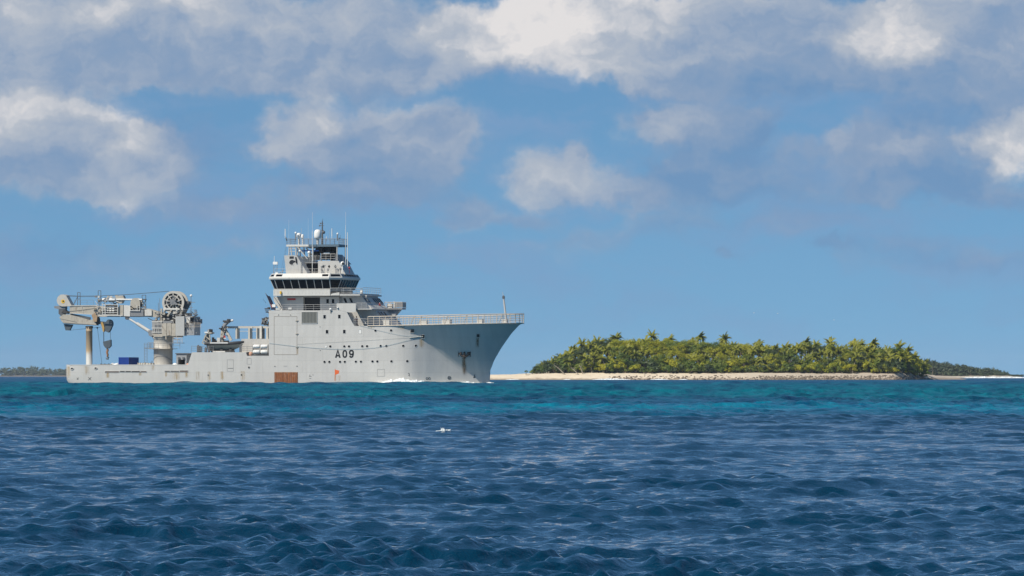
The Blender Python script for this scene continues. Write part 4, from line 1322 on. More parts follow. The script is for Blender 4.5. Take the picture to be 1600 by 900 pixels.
# tall cargo door in the side, its hinges, and the small plates and marks
def side_marks():
    m = MB()
    def line(x0, y0, x1, y1, w=0.05, mi=0):
        a, n = on_hull(x0, y0, 0.012); b, _ = on_hull(x1, y1, 0.012)
        m.beam(a, b, w, w*0.6, mi, up=(0, -1, 0))
    for (x0, y0, x1, y1) in [(428.3, 494.5, 464, 494.5), (464, 494.5, 464, 554), (428.3, 554, 464, 554), (428.3, 494.5, 428.3, 554)]:
        line(x0, y0, x1, y1, 0.055)
    o = m.build('cargo_door', 'rest_grey', hull)
    o['label'] = 'outline of the tall side cargo door'
    for y in (501.2, 521.7, 542.3):
        h = MB(); p, n = on_hull(464, y)
        h.box(p + Vector((-.26, -.10, -.07)), p + Vector((.26, -.005, .07)))
        h.tube(p + Vector((0, -.12, -.12)), p + Vector((0, -.12, .12)), 0.06)
        h.build('door_hinge', 'beige', hull)
    # outlines of access plates
    for (x0, y0, x1, y1) in [(589.5, 577, 601, 588), (355, 562, 364.5, 580), (386, 560, 392.5, 569)]:
        m = MB()
        for a in [(x0, y0, x1, y0), (x1, y0, x1, y1), (x1, y1, x0, y1), (x0, y1, x0, y0)]: 
            p, n = on_hull(a[0], a[1], 0.01); q, _ = on_hull(a[2], a[3], 0.01)
            m.beam(p, q, 0.04, 0.03, 0, up=(0,-1,0))
        m.build('access_plate', 'plate_line', hull)
    # overboard discharges and fairleads
    for px, py, r in [(325.2, 586, .12), (377.3, 585.6, .13), (389, 574, .17), (429.5, 572.3, .09), (464, 572.0, .09), (500, 510.5, .07), (500.5, 547.5, .06), (484, 586, .06), (489, 585.6, .06), (435.3, 492, .08), (454, 492, .08)]:
        p, n = on_hull(px, py)
        m = MB(); m.tube(p - n*.05, p + n*.05, r*1.25, r*1.2, 12, 1); m.disc(p + n*.052, n, r, .01, 12, 0)
        m.build('discharge_pipe', ['black', 'hull_grey'], hull)
    for px, py in [(112.5, 576), (149.5, 575.4)]:
        p, n = on_hull(px, py)
        m = MB()
        N = 14
        def ring(r1, off): return [p + n*off + Vector((math.cos(2*math.pi*k/N)*r1*1.5, 0, math.sin(2*math.pi*k/N)*r1)) for k in range(N)]
        a, b, c = ring(.28, -.02), ring(.24, .10), ring(.15, .03)
        m.add(a+b+c, [(i*N+k, i*N+(k+1) % N, (i+1)*N+(k+1) % N, (i+1)*N+k) for i in range(2) for k in range(N)], 0, True)
        m.add(c, [tuple(range(N))], 1)
        m.build('fairlead', ['hull_grey', 'black'], hull)
    # freeing ports in the aft bulwark
    for i, (x0, x1, y0, y1, mt) in enumerate([(164.5, 186, 580.2, 581.8, 'stain_slot'), (187.6, 195, 579.6, 581.2, 'void'), (196.5, 204.5, 579.6, 581.2, 'void'), (206, 218.5, 579.8, 581.4, 'void'), (220, 228.5, 580, 581.4, 'stain_slot'),
                         (257.5, 265.5, 579.4, 580.8, 'void'), (267, 280, 579.4, 580.8, 'void'), (281.5, 293.5, 579, 581, 'stain_slot')]):
        a, b = P(x0, y0), P(x1, y1)
        m = MB()
        m.box((a.x, -9.012, b.z), (b.x, -8.99, a.z), 1)
        for s, e in (((a.x-.05, a.z+.03), (b.x+.05, a.z+.03)), ((a.x-.05, b.z-.03), (b.x+.05, b.z-.03))):
            m.beam((s[0], -9.03, s[1]), (e[0], -9.03, e[1]), .07, .06, 0)
        for q in (a.x-.03, b.x+.03):
            m.beam((q, -9.03, b.z-.05), (q, -9.03, a.z+.05), .07, .06, 0)
        m.build('freeing_port', ['hull_grey', mt], hull)
    # rusty fender panel of upright planks
    x0, x1 = PS(429.2), PS(465)
    z1 = PZ(581.5); z0 = -0.6
    n = 12; w = (x1-x0)/n
    pm = MB(); pm.box((0, -9.09, z0), (w*.93, -9.0, z1-.05)); me = pm.mesh('plank', 'rust_wood')
    m = MB(); m.box((x0-.05, -9.04, z0), (x1+.05, -9.0, z1)); fr = m.build('fender_panel', 'rusty', hull); fr['label'] = 'rust brown plank panel at the waterline'
    for k in range(n):
        o = put('plank', me, ship); o.location = (x0+w*k, 0.012*((k*7) % 3-1), -0.03*((k*5) % 4))
    # orange bilge mark with its stem
    m = MB()
    a = [on_hull(x, y, .012)[0] for x, y in [(523.6, 577.5), (527, 578.3), (530.6, 579.2), (529.4, 581.6), (530.2, 583.2), (526.8, 584.4), (525.2, 585.3), (523.6, 585.6)]]
    m.add(a, [tuple(range(8))])
    a = [on_hull(x, y, .012)[0] for x, y in [(523.1, 576.5), (523.7, 576.5), (523.8, 595), (523.2, 595)]]
    m.add(a, [(0,1,2,3)])
    m.build('orange_mark', 'orange', hull)
    # draught and thruster marks near the waterline
    def stroke_mark(name, strokes, mat='black', w=.08):
        m = MB()
        for pts in strokes:
            q = [on_hull(x, y, .015)[0] for x, y in pts]
            for s, e in zip(q, q[1:]): m.beam(s, e, w, .02, 0, up=(0, -1, 0))
        m.build(name, mat, hull)
    circ = lambda cx, cy, r: [(cx+r*math.cos(k*math.pi/6), cy+r*math.sin(k*math.pi/6)) for k in range(13)]
    stroke_mark('thruster_mark', [circ(702, 590.5, 2.5), [(700.3, 588.8), (703.7, 592.2)], [(703.7, 588.8), (700.3, 592.2)]])
    stroke_mark('thruster_mark', [circ(667.2, 591.5, 1.6), circ(670.8, 591.5, 1.6)])
    stroke_mark('bulb_mark', [[(637.8, 583.4), (639.2, 583.2), (639.4, 587.6)], [(638.4, 586), (640, 588)]])
    stroke_mark('bulb_mark', [[(742.3, 584.5), (740.8, 588), (739.6, 590), (742.2, 590.2), (742.4, 588.2), (740.8, 588)]])
    stroke_mark('draught_mark', [[(138, 589.3), (142.5, 594)], [(142.5, 589.3), (138, 594)]], w=.07)
    stroke_mark('draught_mark', [[(120, 590), (122.4, 593.4)], [(122.6, 590), (120.4, 593)]], w=.05)
    stroke_mark('draught_mark', [[(483, 588), (486.6, 588)], [(483.4, 591.2), (486, 591.2)]], w=.05)
    stroke_mark('load_line_mark', [[(356, 575.5), (364.5, 575.5)]], w=.06)
    stroke_mark('load_line_mark', [[(443, 572), (448.5, 572)]], 'plate_line', w=.06)
paint('rest_grey', (0.27, 0.23, 0.18), 0.7, var=0.3)
paint('plate_line', (0.27, 0.27, 0.26), 0.7, var=0.2)
paint('stain_slot', (0.10, 0.06, 0.04), 0.8, var=0.4)
side_marks()

# hull number: three bold painted characters
def hull_number():
    def glyph(name, x0, x1, loops):
        """loops of (u, v) in a unit box: first the outline, then a hole, joined as a band of quads"""
        m = MB(); a, b = P(x0, 559.0), P(x1, 547.0)
        for lp in loops:
            v = [Vector((a.x+(b.x-a.x)*u, -9.014, a.z+(b.z-a.z)*w)) for u, w in lp[0]]
            m.add(v, lp[1])
        o = m.build(name, 'black', hull, False)
        return o
    def stroke(pts, w, closed=False):
        """thick line with mitred joints"""
        n = len(pts); L = []; Rr = []
        asp = 1.5                      # characters are taller than wide
        for i in range(n):
            p = Vector((pts[i][0], pts[i][1]*asp))
            q0 = Vector((pts[i-1][0], pts[i-1][1]*asp)) if (i > 0 or closed) else None
            q1 = Vector((pts[(i+1) % n][0], pts[(i+1) % n][1]*asp)) if (i < n-1 or closed) else None
            d0 = (p-q0).normalized() if q0 is not None else (q1-p).normalized()
            d1 = (q1-p).normalized() if q1 is not None else d0
            t = (d0+d1).normalized(); nn = Vector((-t.y, t.x)); k = w/2/max(.5, nn.dot(Vector((-d0.y, d0.x))))
            L.append(((p+nn*k).x, (p+nn*k).y/asp)); Rr.append(((p-nn*k).x, (p-nn*k).y/asp))
        v = L+Rr
        m_ = n if closed else n-1
        return v, [(i, (i+1) % n, (i+1) % n+n, i+n) for i in range(m_)]
    ov = lambda cx, cy, rx, ry, n=20, a0=0, a1=2*math.pi: [(cx+rx*math.copysign(abs(math.cos(a0+(a1-a0)*k/n))**.8, math.cos(a0+(a1-a0)*k/n)), cy+ry*math.copysign(abs(math.sin(a0+(a1-a0)*k/n))**.8, math.sin(a0+(a1-a0)*k/n))) for k in range(n)]
    W = .32
    o = glyph('hull_letter', 523.8, 532.0, [stroke([(.11, 0), (.5, .99), (.89, 0)], W), stroke([(.25, .27), (.75, .27)], W*.9)]); o['label'] = 'black letter A of the hull number'
    o = glyph('hull_digit', 535.2, 542.4, [stroke(ov(.5, .5, .37, .42), W, True)]); o['label'] = 'black digit 0 of the hull number'
    o = glyph('hull_digit', 545.4, 552.8, [stroke(ov(.5, .68, .37, .25), W, True), stroke([(.87, .70), (.86, .42), (.74, .16), (.5, .075), (.26, .12), (.14, .27)], W)]); o['label'] = 'black digit 9 of the hull number'
hull_number()

# rust weeping down the side
for q, mt in [((305, 580, 313, 596), 'stain'), ((322.5, 580, 331, 597), 'stain'), ((343, 580, 351, 596), 'stain'), ((374.5, 579, 384, 597), 'stain'), ((288, 579, 295, 592), 'stain'), ((257, 581, 262, 590), 'stain'),
              ((164, 581, 172, 592), 'stain'), ((527, 586, 533, 596), 'stain'), ((216, 581, 222, 588), 'stain'), ((462, 543, 467, 556), 'stain'), ((522, 585, 526, 597), 'stain'),
              ((720, 556, 731, 589), 'stain_dark'), ((742, 526, 750, 545), 'stain_dark'), ((654, 528, 664, 545), 'stain'), ((574, 508.8, 586, 514), 'stain'), ((620, 508.5, 634, 516), 'stain'), ((236, 570.5, 244, 580), 'stain'), ((100.6, 572, 112, 592), 'stain'), ((130, 571, 141, 588), 'stain'), ((268, 581, 284, 596), 'stain')]:
    hull_patch('rust_stain', q, mt, 0.008)

# openings at the bow: mooring port, hawse, anchor pocket
def pocket(name, q, depth=0.06, rim=0.09, anchor=False):
    x0, y0, x1, y1 = q
    c = [on_hull(x, y, 0.0) for x, y in ((x0, y1), (x1, y1), (x1, y0), (x0, y0))]
    m = MB()
    q1 = [p + n*0.012 for p, n in c]
    m.add(q1, [(0,1,2,3)], 1)
    n = c[0][1]
    for a, b in ((0,1), (1,2), (2,3), (3,0)):
        m.beam(c[a][0] + n*.05, c[b][0] + n*.05, rim, rim*1.2, 0, up=n)
    return m.build(name, ['hull_grey', 'void'], hull)
pocket('mooring_port', (641, 514.0, 647.2, 520.2))
pocket('hawse_port', (657.6, 522.6, 663.4, 528.4))
pocket('hawse_port', (744.2, 521.4, 749.6, 527.0))
pk = pocket('anchor_pocket', (715.4, 548.6, 736.0, 557.8))
def anchor():
    m = MB()
    g = lambda x, y, o: on_hull(x, y, o)[0]
    m.path([g(725.6, 549.6, .12), g(725.6, 553, .2), g(725.7, 557.2, .25), g(725.7, 560.0, .14)], [.14, .17, .2, .16], 7)
    m.path([g(717.2, 551.6, .10), g(720.5, 554.4, .2), g(725.6, 556.2, .28), g(730.8, 554.4, .2), g(734.4, 551.4, .10)], [.10, .17, .2, .17, .10], 7)
    m.ball(g(720.2, 551.4, .10), .22, 8); m.ball(g(731.6, 551.2, .10), .22, 8)
    o = m.build('anchor', 'anchor_rust', ship); 
paint('anchor_rust', (0.085, 0.06, 0.045), 0.8, var=0.4, scale=3)
anchor()

# mooring lines hung along the side
def hull_line(name, pts, r, mat, off=0.08):
    m = MB(); q = []
    xs = [p[0] for p in pts]; ys = [p[1] for p in pts]
    gx, gy = smooth_table(xs, ys, 12) if len(pts) > 2 else (np.array(xs), np.array(ys))
    for x in np.linspace(xs[0], xs[-1], 40):
        q.append(on_hull(x, float(np.interp(x, gx, gy)), off)[0])
    m.path(q, r, 5, 0)
    m.build(name, mat, ship)
hull_line('mooring_line', [(421, 536.3), (460, 541), (500, 544.5), (530, 546), (560, 545.6), (590, 543), (620, 536.6), (658, 526.2)], .020, 'rope_blue')
hull_line('mooring_line', [(464, 537.6), (560, 532.4), (658, 526.2)], .013, 'rope_pale')
hull_line('mooring_line', [(562, 508.6), (590, 516), (625, 524), (657, 526.4)], .016, 'rope_blue')
hull_line('mooring_line', [(640, 528), (652, 526.6), (661, 525.2)], .09, 'rope_pale')

# ---------------------------------------------------------------- rails
def railing(path, h, nb=3, sp=1.3, r=0.03, mat='rail_white', name='railing', posts=True, parent=None, each=False, rt=None):
    """stanchions and bars along a line of ship points (foot of the rail)"""
    par = parent or ship
    m = MB()
    path = [Vector(p) for p in path]
    for k in range(nb):
        z = h*(k+1)/nb
        rr = (rt or r*1.25) if k == nb-1 else r*0.8
        for a, b in zip(path, path[1:]):
            m.tube(a + Vector((0,0,z)), b + Vector((0,0,z)), rr, rr, 5, 0, False)
    o = None
    ps = []
    for a, b in zip(path, path[1:]):
        n = max(1, int(round((b-a).length/sp)))
        for i in range(n): ps.append(a.lerp(b, i/n))
    ps.append(path[-1])
    if not each:
        for p in ps: m.tube(p, p + Vector((0,0,h)), r, r, 5, 0, False)
    o = m.build(name, mat, par)
    if each:
        pm = MB(); pm.tube((0,0,-.12), (0,0,h), r*1.5, r*1.3, 6); pm.box((-.10,-.10,-.10), (.10,.10,-.02))
        me = pm.mesh('stanchion', mat)
        for p in ps:
            q = put('stanchion', me, o); q.location = p - Vector(BASE.get(par.name, (0,0,0)))
    return o

# foredeck rail, following the deck edge round the stem
def fore_rail():
    ss = list(np.linspace(PS(575), 70, 12)) + list(np.linspace(71, 82, 12)) + [83, 83.8, 84.3, 84.6]
    for sg in (-1, 1):
        pts = [(s, sg*(d_half(s)+0.05), z_deck(s)+0.05) for s in ss]
        if sg == -1: pts.append((84.72, 0, z_deck(84.7)+.05))
        railing(pts, 1.62, 4, 0.98, 0.045, 'rail_white', 'foredeck_rail', each=(sg == -1), rt=0.085)
    # gutter bar along the deck edge
    m = MB()
    for sg in (-1, 1):
        q = [(s, sg*(d_half(s)+0.05), z_deck(s)) for s in ss] + [(84.74, 0, z_deck(84.7))]
        m.path(q, .10, 6)
    m.build('deck_edge_bar', 'rail_white', ship)
    # slanted stays and lockers behind the rail
    st = MB()
    for px in (642, 654, 694, 722, 771):
        s = PS(px, -d_half(68)); b = -d_half(s)
        st.beam((s, b, z_deck(s)+.1), (s+.55, b+.35, z_deck(s)+1.55), .12, .12)
    st.build('rail_stay', 'rail_white', ship)
    for i, (px, w, h, b) in enumerate([(599, 1.1, 1.1, -6.5), (655, 1.3, .8, -6), (690, 1.6, .9, -4), (745, 1.0, .8, -3), (785, .8, .7, 0)]):
        s = PS(px, b); m = MB(); m.box((s, b, z_deck(s)), (s+w, b+1.2, z_deck(s)+h)); m.beam((s-.05, b+.6, z_deck(s)+h+.03), (s+w+.05, b+.6, z_deck(s)+h+.03), 1.3, .06)
        m.build('deck_locker', 'pale', ship)
    # light canvas dodger behind the rail near the stem
    # foremast
    m = MB(); a, b = P(791.5, 494, 0), P(786.8, 465, 0)
    a.z = z_deck(83)
    m.tube(a, b, .22, .15, 8); m.tube(b, P(785.2, 456, 0), .07, .03, 6)
    m.box(b + Vector((-.2, -.2, -.2)), b + Vector((.2, .2, .25)), 1); m.ball(P(786.6, 463, 0), .18, 8, 1)
    o = m.build('foremast', ['grey', 'dark_grey'], ship)
fore_rail()

# ---------------------------------------------------------------- deck house, tier by tier
def solid(name, pts, b0, b1, mat, parent=None, bref=None):
    m = MB()
    br = b0 if bref is None else bref
    q = []
    for x, y in pts:
        p = P(x, y, br); p.y = b0; q.append(p)
    m.prism(q, (0, b1-b0, 0))
    return m.build(name, mat, parent or ship)

HB = 5.6       # half breadth of the deck house
# tier below the bridge, set in from the side, with the dark bay
h1 = solid('deck_house', [(428.5, 463.2), (441, 485), (474, 485), (474, 463.2)], -HB, HB, 'grey')
solid('deck_house', [(500, 463.2), (500, 485), (535, 485), (535, 463.2)], -HB, HB, 'grey')
solid('bay_back', [(474, 463), (474, 485), (500, 485), (500, 463)], -4.7, 3.0, 'void', bref=-HB)  # shallow near-black block, the bay's shade painted into it
solid('bay_lintel', [(473.5, 463.1), (473.5, 464.6), (500.5, 464.6), (500.5, 463.1)], -HB+.1, HB-.1, 'grey', bref=-HB)
railing([P(441, 485, -8.8), P(527, 485, -8.8)], 1.05, 3, 1.5, .025, 'grey')
m = MB(); a = P(449, 466.2, -HB-.02); m.box(a, a + Vector((1.55, -.04, -.32))); o = m.build('name_board', 'red', ship)
for px in (510, 518.5):
    m = MB(); a = P(px, 467.5, -HB-.03); m.box(a, a + Vector((.45, .05, -.75))); m.build('deck_house_window', 'glass', ship)
# bridge wing brace aft
solid('wing_brace', [(427.5, 463.2), (441.5, 485), (436.5, 485), (427.5, 470)], -6.9, -6.5, 'grey')

# front house: sloping front in two tiers
def front_house():
    pts = [(530, 460.4), (563, 460.4), (575.5, 476.6), (586, 484), (603, 507), (603, 512), (530, 512)]
    o = solid('front_house', pts, -HB, HB, 'grey')
    # eyebrow over the upper tier, deck edge between the tiers
    solid('roof_edge', [(529, 458.6), (565, 458.6), (566, 460.5), (529, 460.5)], -6.2, 6.2, 'mid_grey', bref=-HB)
    solid('tier_edge', [(556, 482.4), (588, 482.4), (588, 484), (556, 484)], -8.6, 6.7, 'grey', bref=-HB)
    # windows of the sloping front
    def front_pt(px_side, py, b):
        p = P(px_side, py, -HB); p.y = b; return p
    n = Vector((1, 0, .7)).normalized()
    def sill(py):
        ys = [460.4, 476.6, 484, 507]; xs = [563, 575.5, 586, 603]
        return float(np.interp(py, ys, xs))
    for y0, y1, bs in ((465.5, 473.6, [-5.2, -3.7, 0.6, 2.1, 3.5, 4.9]), (487.4, 497, [-5.2, -3.3, -1.2])):
        for b in bs:
            m = MB()
            q = [front_pt(sill(y1), y1, b), front_pt(sill(y1), y1, b+.95), front_pt(sill(y0), y0, b+.95), front_pt(sill(y0), y0, b)]
            nn = (q[1]-q[0]).cross(q[3]-q[0]).normalized()
            if nn.x < 0: nn = -nn
            m.add([p + nn*.02 for p in q], [(0,1,2,3)], 1)
            for i in range(4): m.beam(q[i] + nn*.03, q[(i+1) % 4] + nn*.03, .08, .09, 0, up=nn)
            m.build('front_window', ['mid_grey', 'glass'], o)
    for px in (536.5, 545.5):
        m = MB(); a = P(px, 466, -HB-.03); m.prism([a, a+Vector((.4, 0, 0)), a+Vector((.75, 0, -.8)), a+Vector((.35, 0, -.8))], (0, .05, 0)); m.build('side_window', 'glass', o)
    # rails on the tiers
    railing([P(534, 460.4, -7.4), P(563, 460.4, -6.6), P(565, 460.4, -5.0)], 1.15, 3, 1.4, .028, 'grey')
    railing([P(567, 458.6, -6.2), P(567, 458.6, -6.2) + Vector((0, 12.4, 0))], 1.1, 3, 1.5, .028, 'grey')
    railing([P(557, 483, -8.5), P(573, 483, -8.5), P(588, 483, -6.5)], 1.1, 3, 1.2, .028, 'grey')
    railing([P(553, 507.8, -8.9), P(575, 509, -8.9)], 1.2, 3, 1.2, .03, 'grey')
    # inclined ladders
    for (a, b, bb) in (((571, 461), (577.5, 483), -4.6), ((604, 484), (613.5, 498), 2.5), ((556, 484), (572, 506), -7.2)):
        p, q = P(*a, bb), P(*b, bb)
        m = MB()
        for d in (0, .7): m.beam(p + Vector((0, d, 0)), q + Vector((0, d, 0)), .07, .16)
        for k in range(1, 10): 
            t = p.lerp(q, k/10); m.beam(t, t + Vector((0, .7, 0)), .16, .04)
        m.build('ladder', 'grey', ship)
    # small gear on the fronts
    m = MB(); p = P(565, 456, -4.0); m.lathe(p - Vector((0, 0, .6)), [(0, 0), (.22, 0), (.25, .5), (.2, .85), (0, .95)], 10); m.build('lamp_housing', 'white', ship)
front_house()
# forward look-out platform with cage
def lookout():
    b0, b1 = 2.6, 5.2
    m = MB()
    a, c = P(601, 481.2, b0), P(628.5, 483.6, b0)
    m.box((a.x, b0, c.z), (c.x, b1, a.z)); 
    solid('platform_bracket', [(603, 483.5), (624, 483.5), (612, 497), (618, 508), (606, 508), (600, 494)], b0+.6, b1-.6, 'shade_paint', bref=b0)
    o = m.build('lookout_platform', 'mid_grey', ship)
    z = a.z
    railing([(a.x, b0, z), (c.x, b0, z), (c.x, b1, z), (a.x, b1, z)], 1.05, 3, 1.0, .045, 'rail_white')
    w = P(617.5, 481, b0).x
    m = MB()
    m.box((w, b0-.03, z+.1), (c.x, b0+.02, z+.95)); m.box((c.x-.03, b0, z+.1), (c.x+.02, b1, z+.95))
    m.build('cage_panel', 'mid_grey', ship)
    m = MB(); m.box((a.x+.3, b0+.6, z), (a.x+1.2, b0+1.6, z+.8)); m.tube((w-.4, b0+1, z), (w-.4, b0+1, z+1.2), .16); m.build('deck_fitting', 'pale', ship)
paint('shade_paint', (0.30, 0.31, 0.32), 0.5, var=0.12)  # darker copy of the ship grey, shade put into the colour
lookout()

# life rings on the front rails
for px, py, b, lab in ((592.8, 476.6, 2.2, 'red life ring on the upper front rail'), (590.4, 492.0, -3.6, 'orange life ring on the lower front face')):
    c = P(px, py, b)
    e = thing('life_ring', c, lab, 'life ring', 'life rings on the deck house front')
    m = MB(); N = 14
    q = [c + Vector((.1, math.cos(2*math.pi*k/N)*.34, math.sin(2*math.pi*k/N)*.36)) for k in range(N+1)]
    m.path(q, .11, 6, 0, False); m.build('ring', 'red' if b > 0 else 'orange', e)
    m = MB()
    for k in (1, 4, 8, 11): m.path([q[k], q[k+1]], .125, 6)
    m.build('band', 'white', e)

# ---------------------------------------------------------------- bridge
def bridge():
    zb, zs, zw, zr = PZ(463.2), PZ(452.6), PZ(437.6), PZ(428.6)
    # deck and bulwark under the windows
    def loop(z, a0, a1, a2, a3, off):
        """plan outline at one level: aft face, side, turned corner pane, front"""
        y = HOR - (z-CAM_H)*F/OY
        return [Vector((PS(a0, -6.1)-off, -6.1-off*.3, z)), Vector((PS(a1, -7.1)-off*.5, -7.1-off, z)), Vector((PS(a2, -7.1), -7.1-off, z)), Vector((PS(a3, -5.7)+off, -5.7-off*.4, z)),
                Vector((PS(a3, -5.7)+off, 5.7+off*.4, z)), Vector((PS(a2, -7.1), 7.1+off, z)), Vector((PS(a1, -7.1)-off*.5, 7.1+off, z)), Vector((PS(a0, -6.1)-off, 6.1+off*.3, z))]
    lo = loop(zs, 429.5, 434, 516.5, 527.5, 0.0)
    hi = loop(zw, 429.5, 434, 516.5, 527.5, 0.75)
    m = MB()
    n = 8
    m.add(lo + hi, [(i, (i+1) % n, (i+1) % n + n, i+n) for i in range(n)] + [tuple(range(n)), tuple(range(2*n-1, n-1, -1))])
    br = m.build('bridge', 'mid_grey', ship)
    # panes
    def panes(i, k, inset=.07):
        a0, a1, b0, b1 = lo[i], lo[(i+1) % n], hi[i], hi[(i+1) % n]
        nn = (a1-a0).cross(b0-a0).normalized()
        ctr = sum((v for v in lo), Vector())/n
        if nn.dot(a0-ctr) < 0: nn = -nn
        for j in range(k):
            t0, t1 = j/k, (j+1)/k
            A, B = a0.lerp(a1, t0), a0.lerp(a1, t1)
            C, D = b0.lerp(b1, t1), b0.lerp(b1, t0)
            cen = (A+B+C+D)/4
            q = [v.lerp(cen, .07) + nn*.015 for v in (A, B, C, D)]
            w = MB(); w.prism(q, nn*.02); w.build('window_pane', 'glass', br)
        f = MB()
        for j in range(k+1):
            t = j/k
            f.beam(a0.lerp(a1, t) + nn*.03, b0.lerp(b1, t) + nn*.03, .10, .13, 0, up=nn)
        f.beam(a0 + nn*.03, a1 + nn*.03, .16, .12, 0, up=nn); f.beam(b0 + nn*.03, b1 + nn*.03, .12, .12, 0, up=nn)
        f.build('window_frame', 'grey', br)
    panes(0, 1); panes(1, 7); panes(2, 1); panes(3, 7); panes(4, 1); panes(5, 7); panes(6, 1); panes(7, 6)
    # brow with its upper row of lights
    r0 = loop(zw+.02, 429.5, 434, 516.5, 527.5, 1.0)
    r1 = loop(zw+.30, 429.5, 434, 516.5, 527.5, 1.05)
    r2 = loop(zr, 429.5, 434, 516.5, 527.5, 0.55)
    m = MB()
    v = r0+r1+r2
    fs = [(j*n+i, j*n+(i+1) % n, (j+1)*n+(i+1) % n, (j+1)*n+i) for j in range(2) for i in range(n)]
    m.add(v, fs + [tuple(range(n)), tuple(range(3*n-1, 2*n-1, -1))])
    m.build('bridge_roof', 'pale', ship)
    def brow(i, t0, t1, sub=1):
        for j in range(sub):
            u0, u1 = t0+(t1-t0)*j/sub+.01, t0+(t1-t0)*(j+1)/sub-.01
            a, b = r1[i].lerp(r1[(i+1) % n], u0), r1[i].lerp(r1[(i+1) % n], u1)
            c, d = r2[i].lerp(r2[(i+1) % n], u1), r2[i].lerp(r2[(i+1) % n], u0)
            q = [a.lerp(d, .30), b.lerp(c, .30), c.lerp(b, .22), d.lerp(a, .22)]
            nn = (q[1]-q[0]).cross(q[3]-q[0]).normalized()
            if nn.z < 0: nn = -nn
            w = MB(); w.prism([x + nn*.012 for x in q], nn*.02); w.build('brow_light', 'glass', br)
    brow(0, .15, .9); brow(1, .02, .15); brow(1, .86, .99); brow(2, .1, .92); brow(3, .02, .98, 7)
    # wing deck and bulwark
    d0 = [P(427.5, 463, -7.5), P(534, 463, -7.5)]
    m = MB()
    s0, s1 = d0[0].x, d0[1].x
    m.box((s0, -7.5, zb), (s1+3.4, 7.5, zb+.28))
    m.build('wing_deck', 'grey', ship)
    m = MB()
    m.box((s0, -7.62, zb+.02), (PS(516, -7.6), -7.52, zs-.12)); m.box((s0-.02, -7.6, zb+.02), (s0+.08, 7.6, zs-.12)); m.box((s0, 7.52, zb+.02), (PS(516, -7.6), 7.62, zs-.12))
    for k in range(17):
        s = s0+.2+(PS(516, -7.6)-s0-.3)*k/16
        m.beam((s, -7.64, zb+.35), (s, -7.64, zs-.2), .035, .03)
    m.build('wing_bulwark', 'pale', ship)
    rim = MB(); rim.tube((s0, -7.58, zs-.05), (PS(516, -7.6), -7.58, zs-.05), .05, .05, 6); rim.build('handrail', 'pale', ship)
    railing([(PS(516, -7.6), -7.55, zb+.28), (s1+1.6, -7.55, zb+.28), (s1+3.3, -5.5, zb+.28)], 1.1, 3, 1.1, .028, 'grey')
    railing([P(428, 428.6, -6.9), P(530, 428.6, -6.9)], 1.0, 2, 1.5, .022, 'grey')
    m = MB(); a = P(517.5, 461.5, -7.6); b = P(530, 461.5, -7.6)
    m.prism([a, b, b + Vector((0, 0, .55)), a + Vector((0, 0, .3))], (0, .06, 0)); m.build('side_board', 'pale', ship)
    # small gear along the wing
    m = MB(); p = P(437.6, 455, -7.7); m.box(p, p + Vector((.28, -.2, -.5))); m.build('wing_box', 'yellow', ship)
bridge()

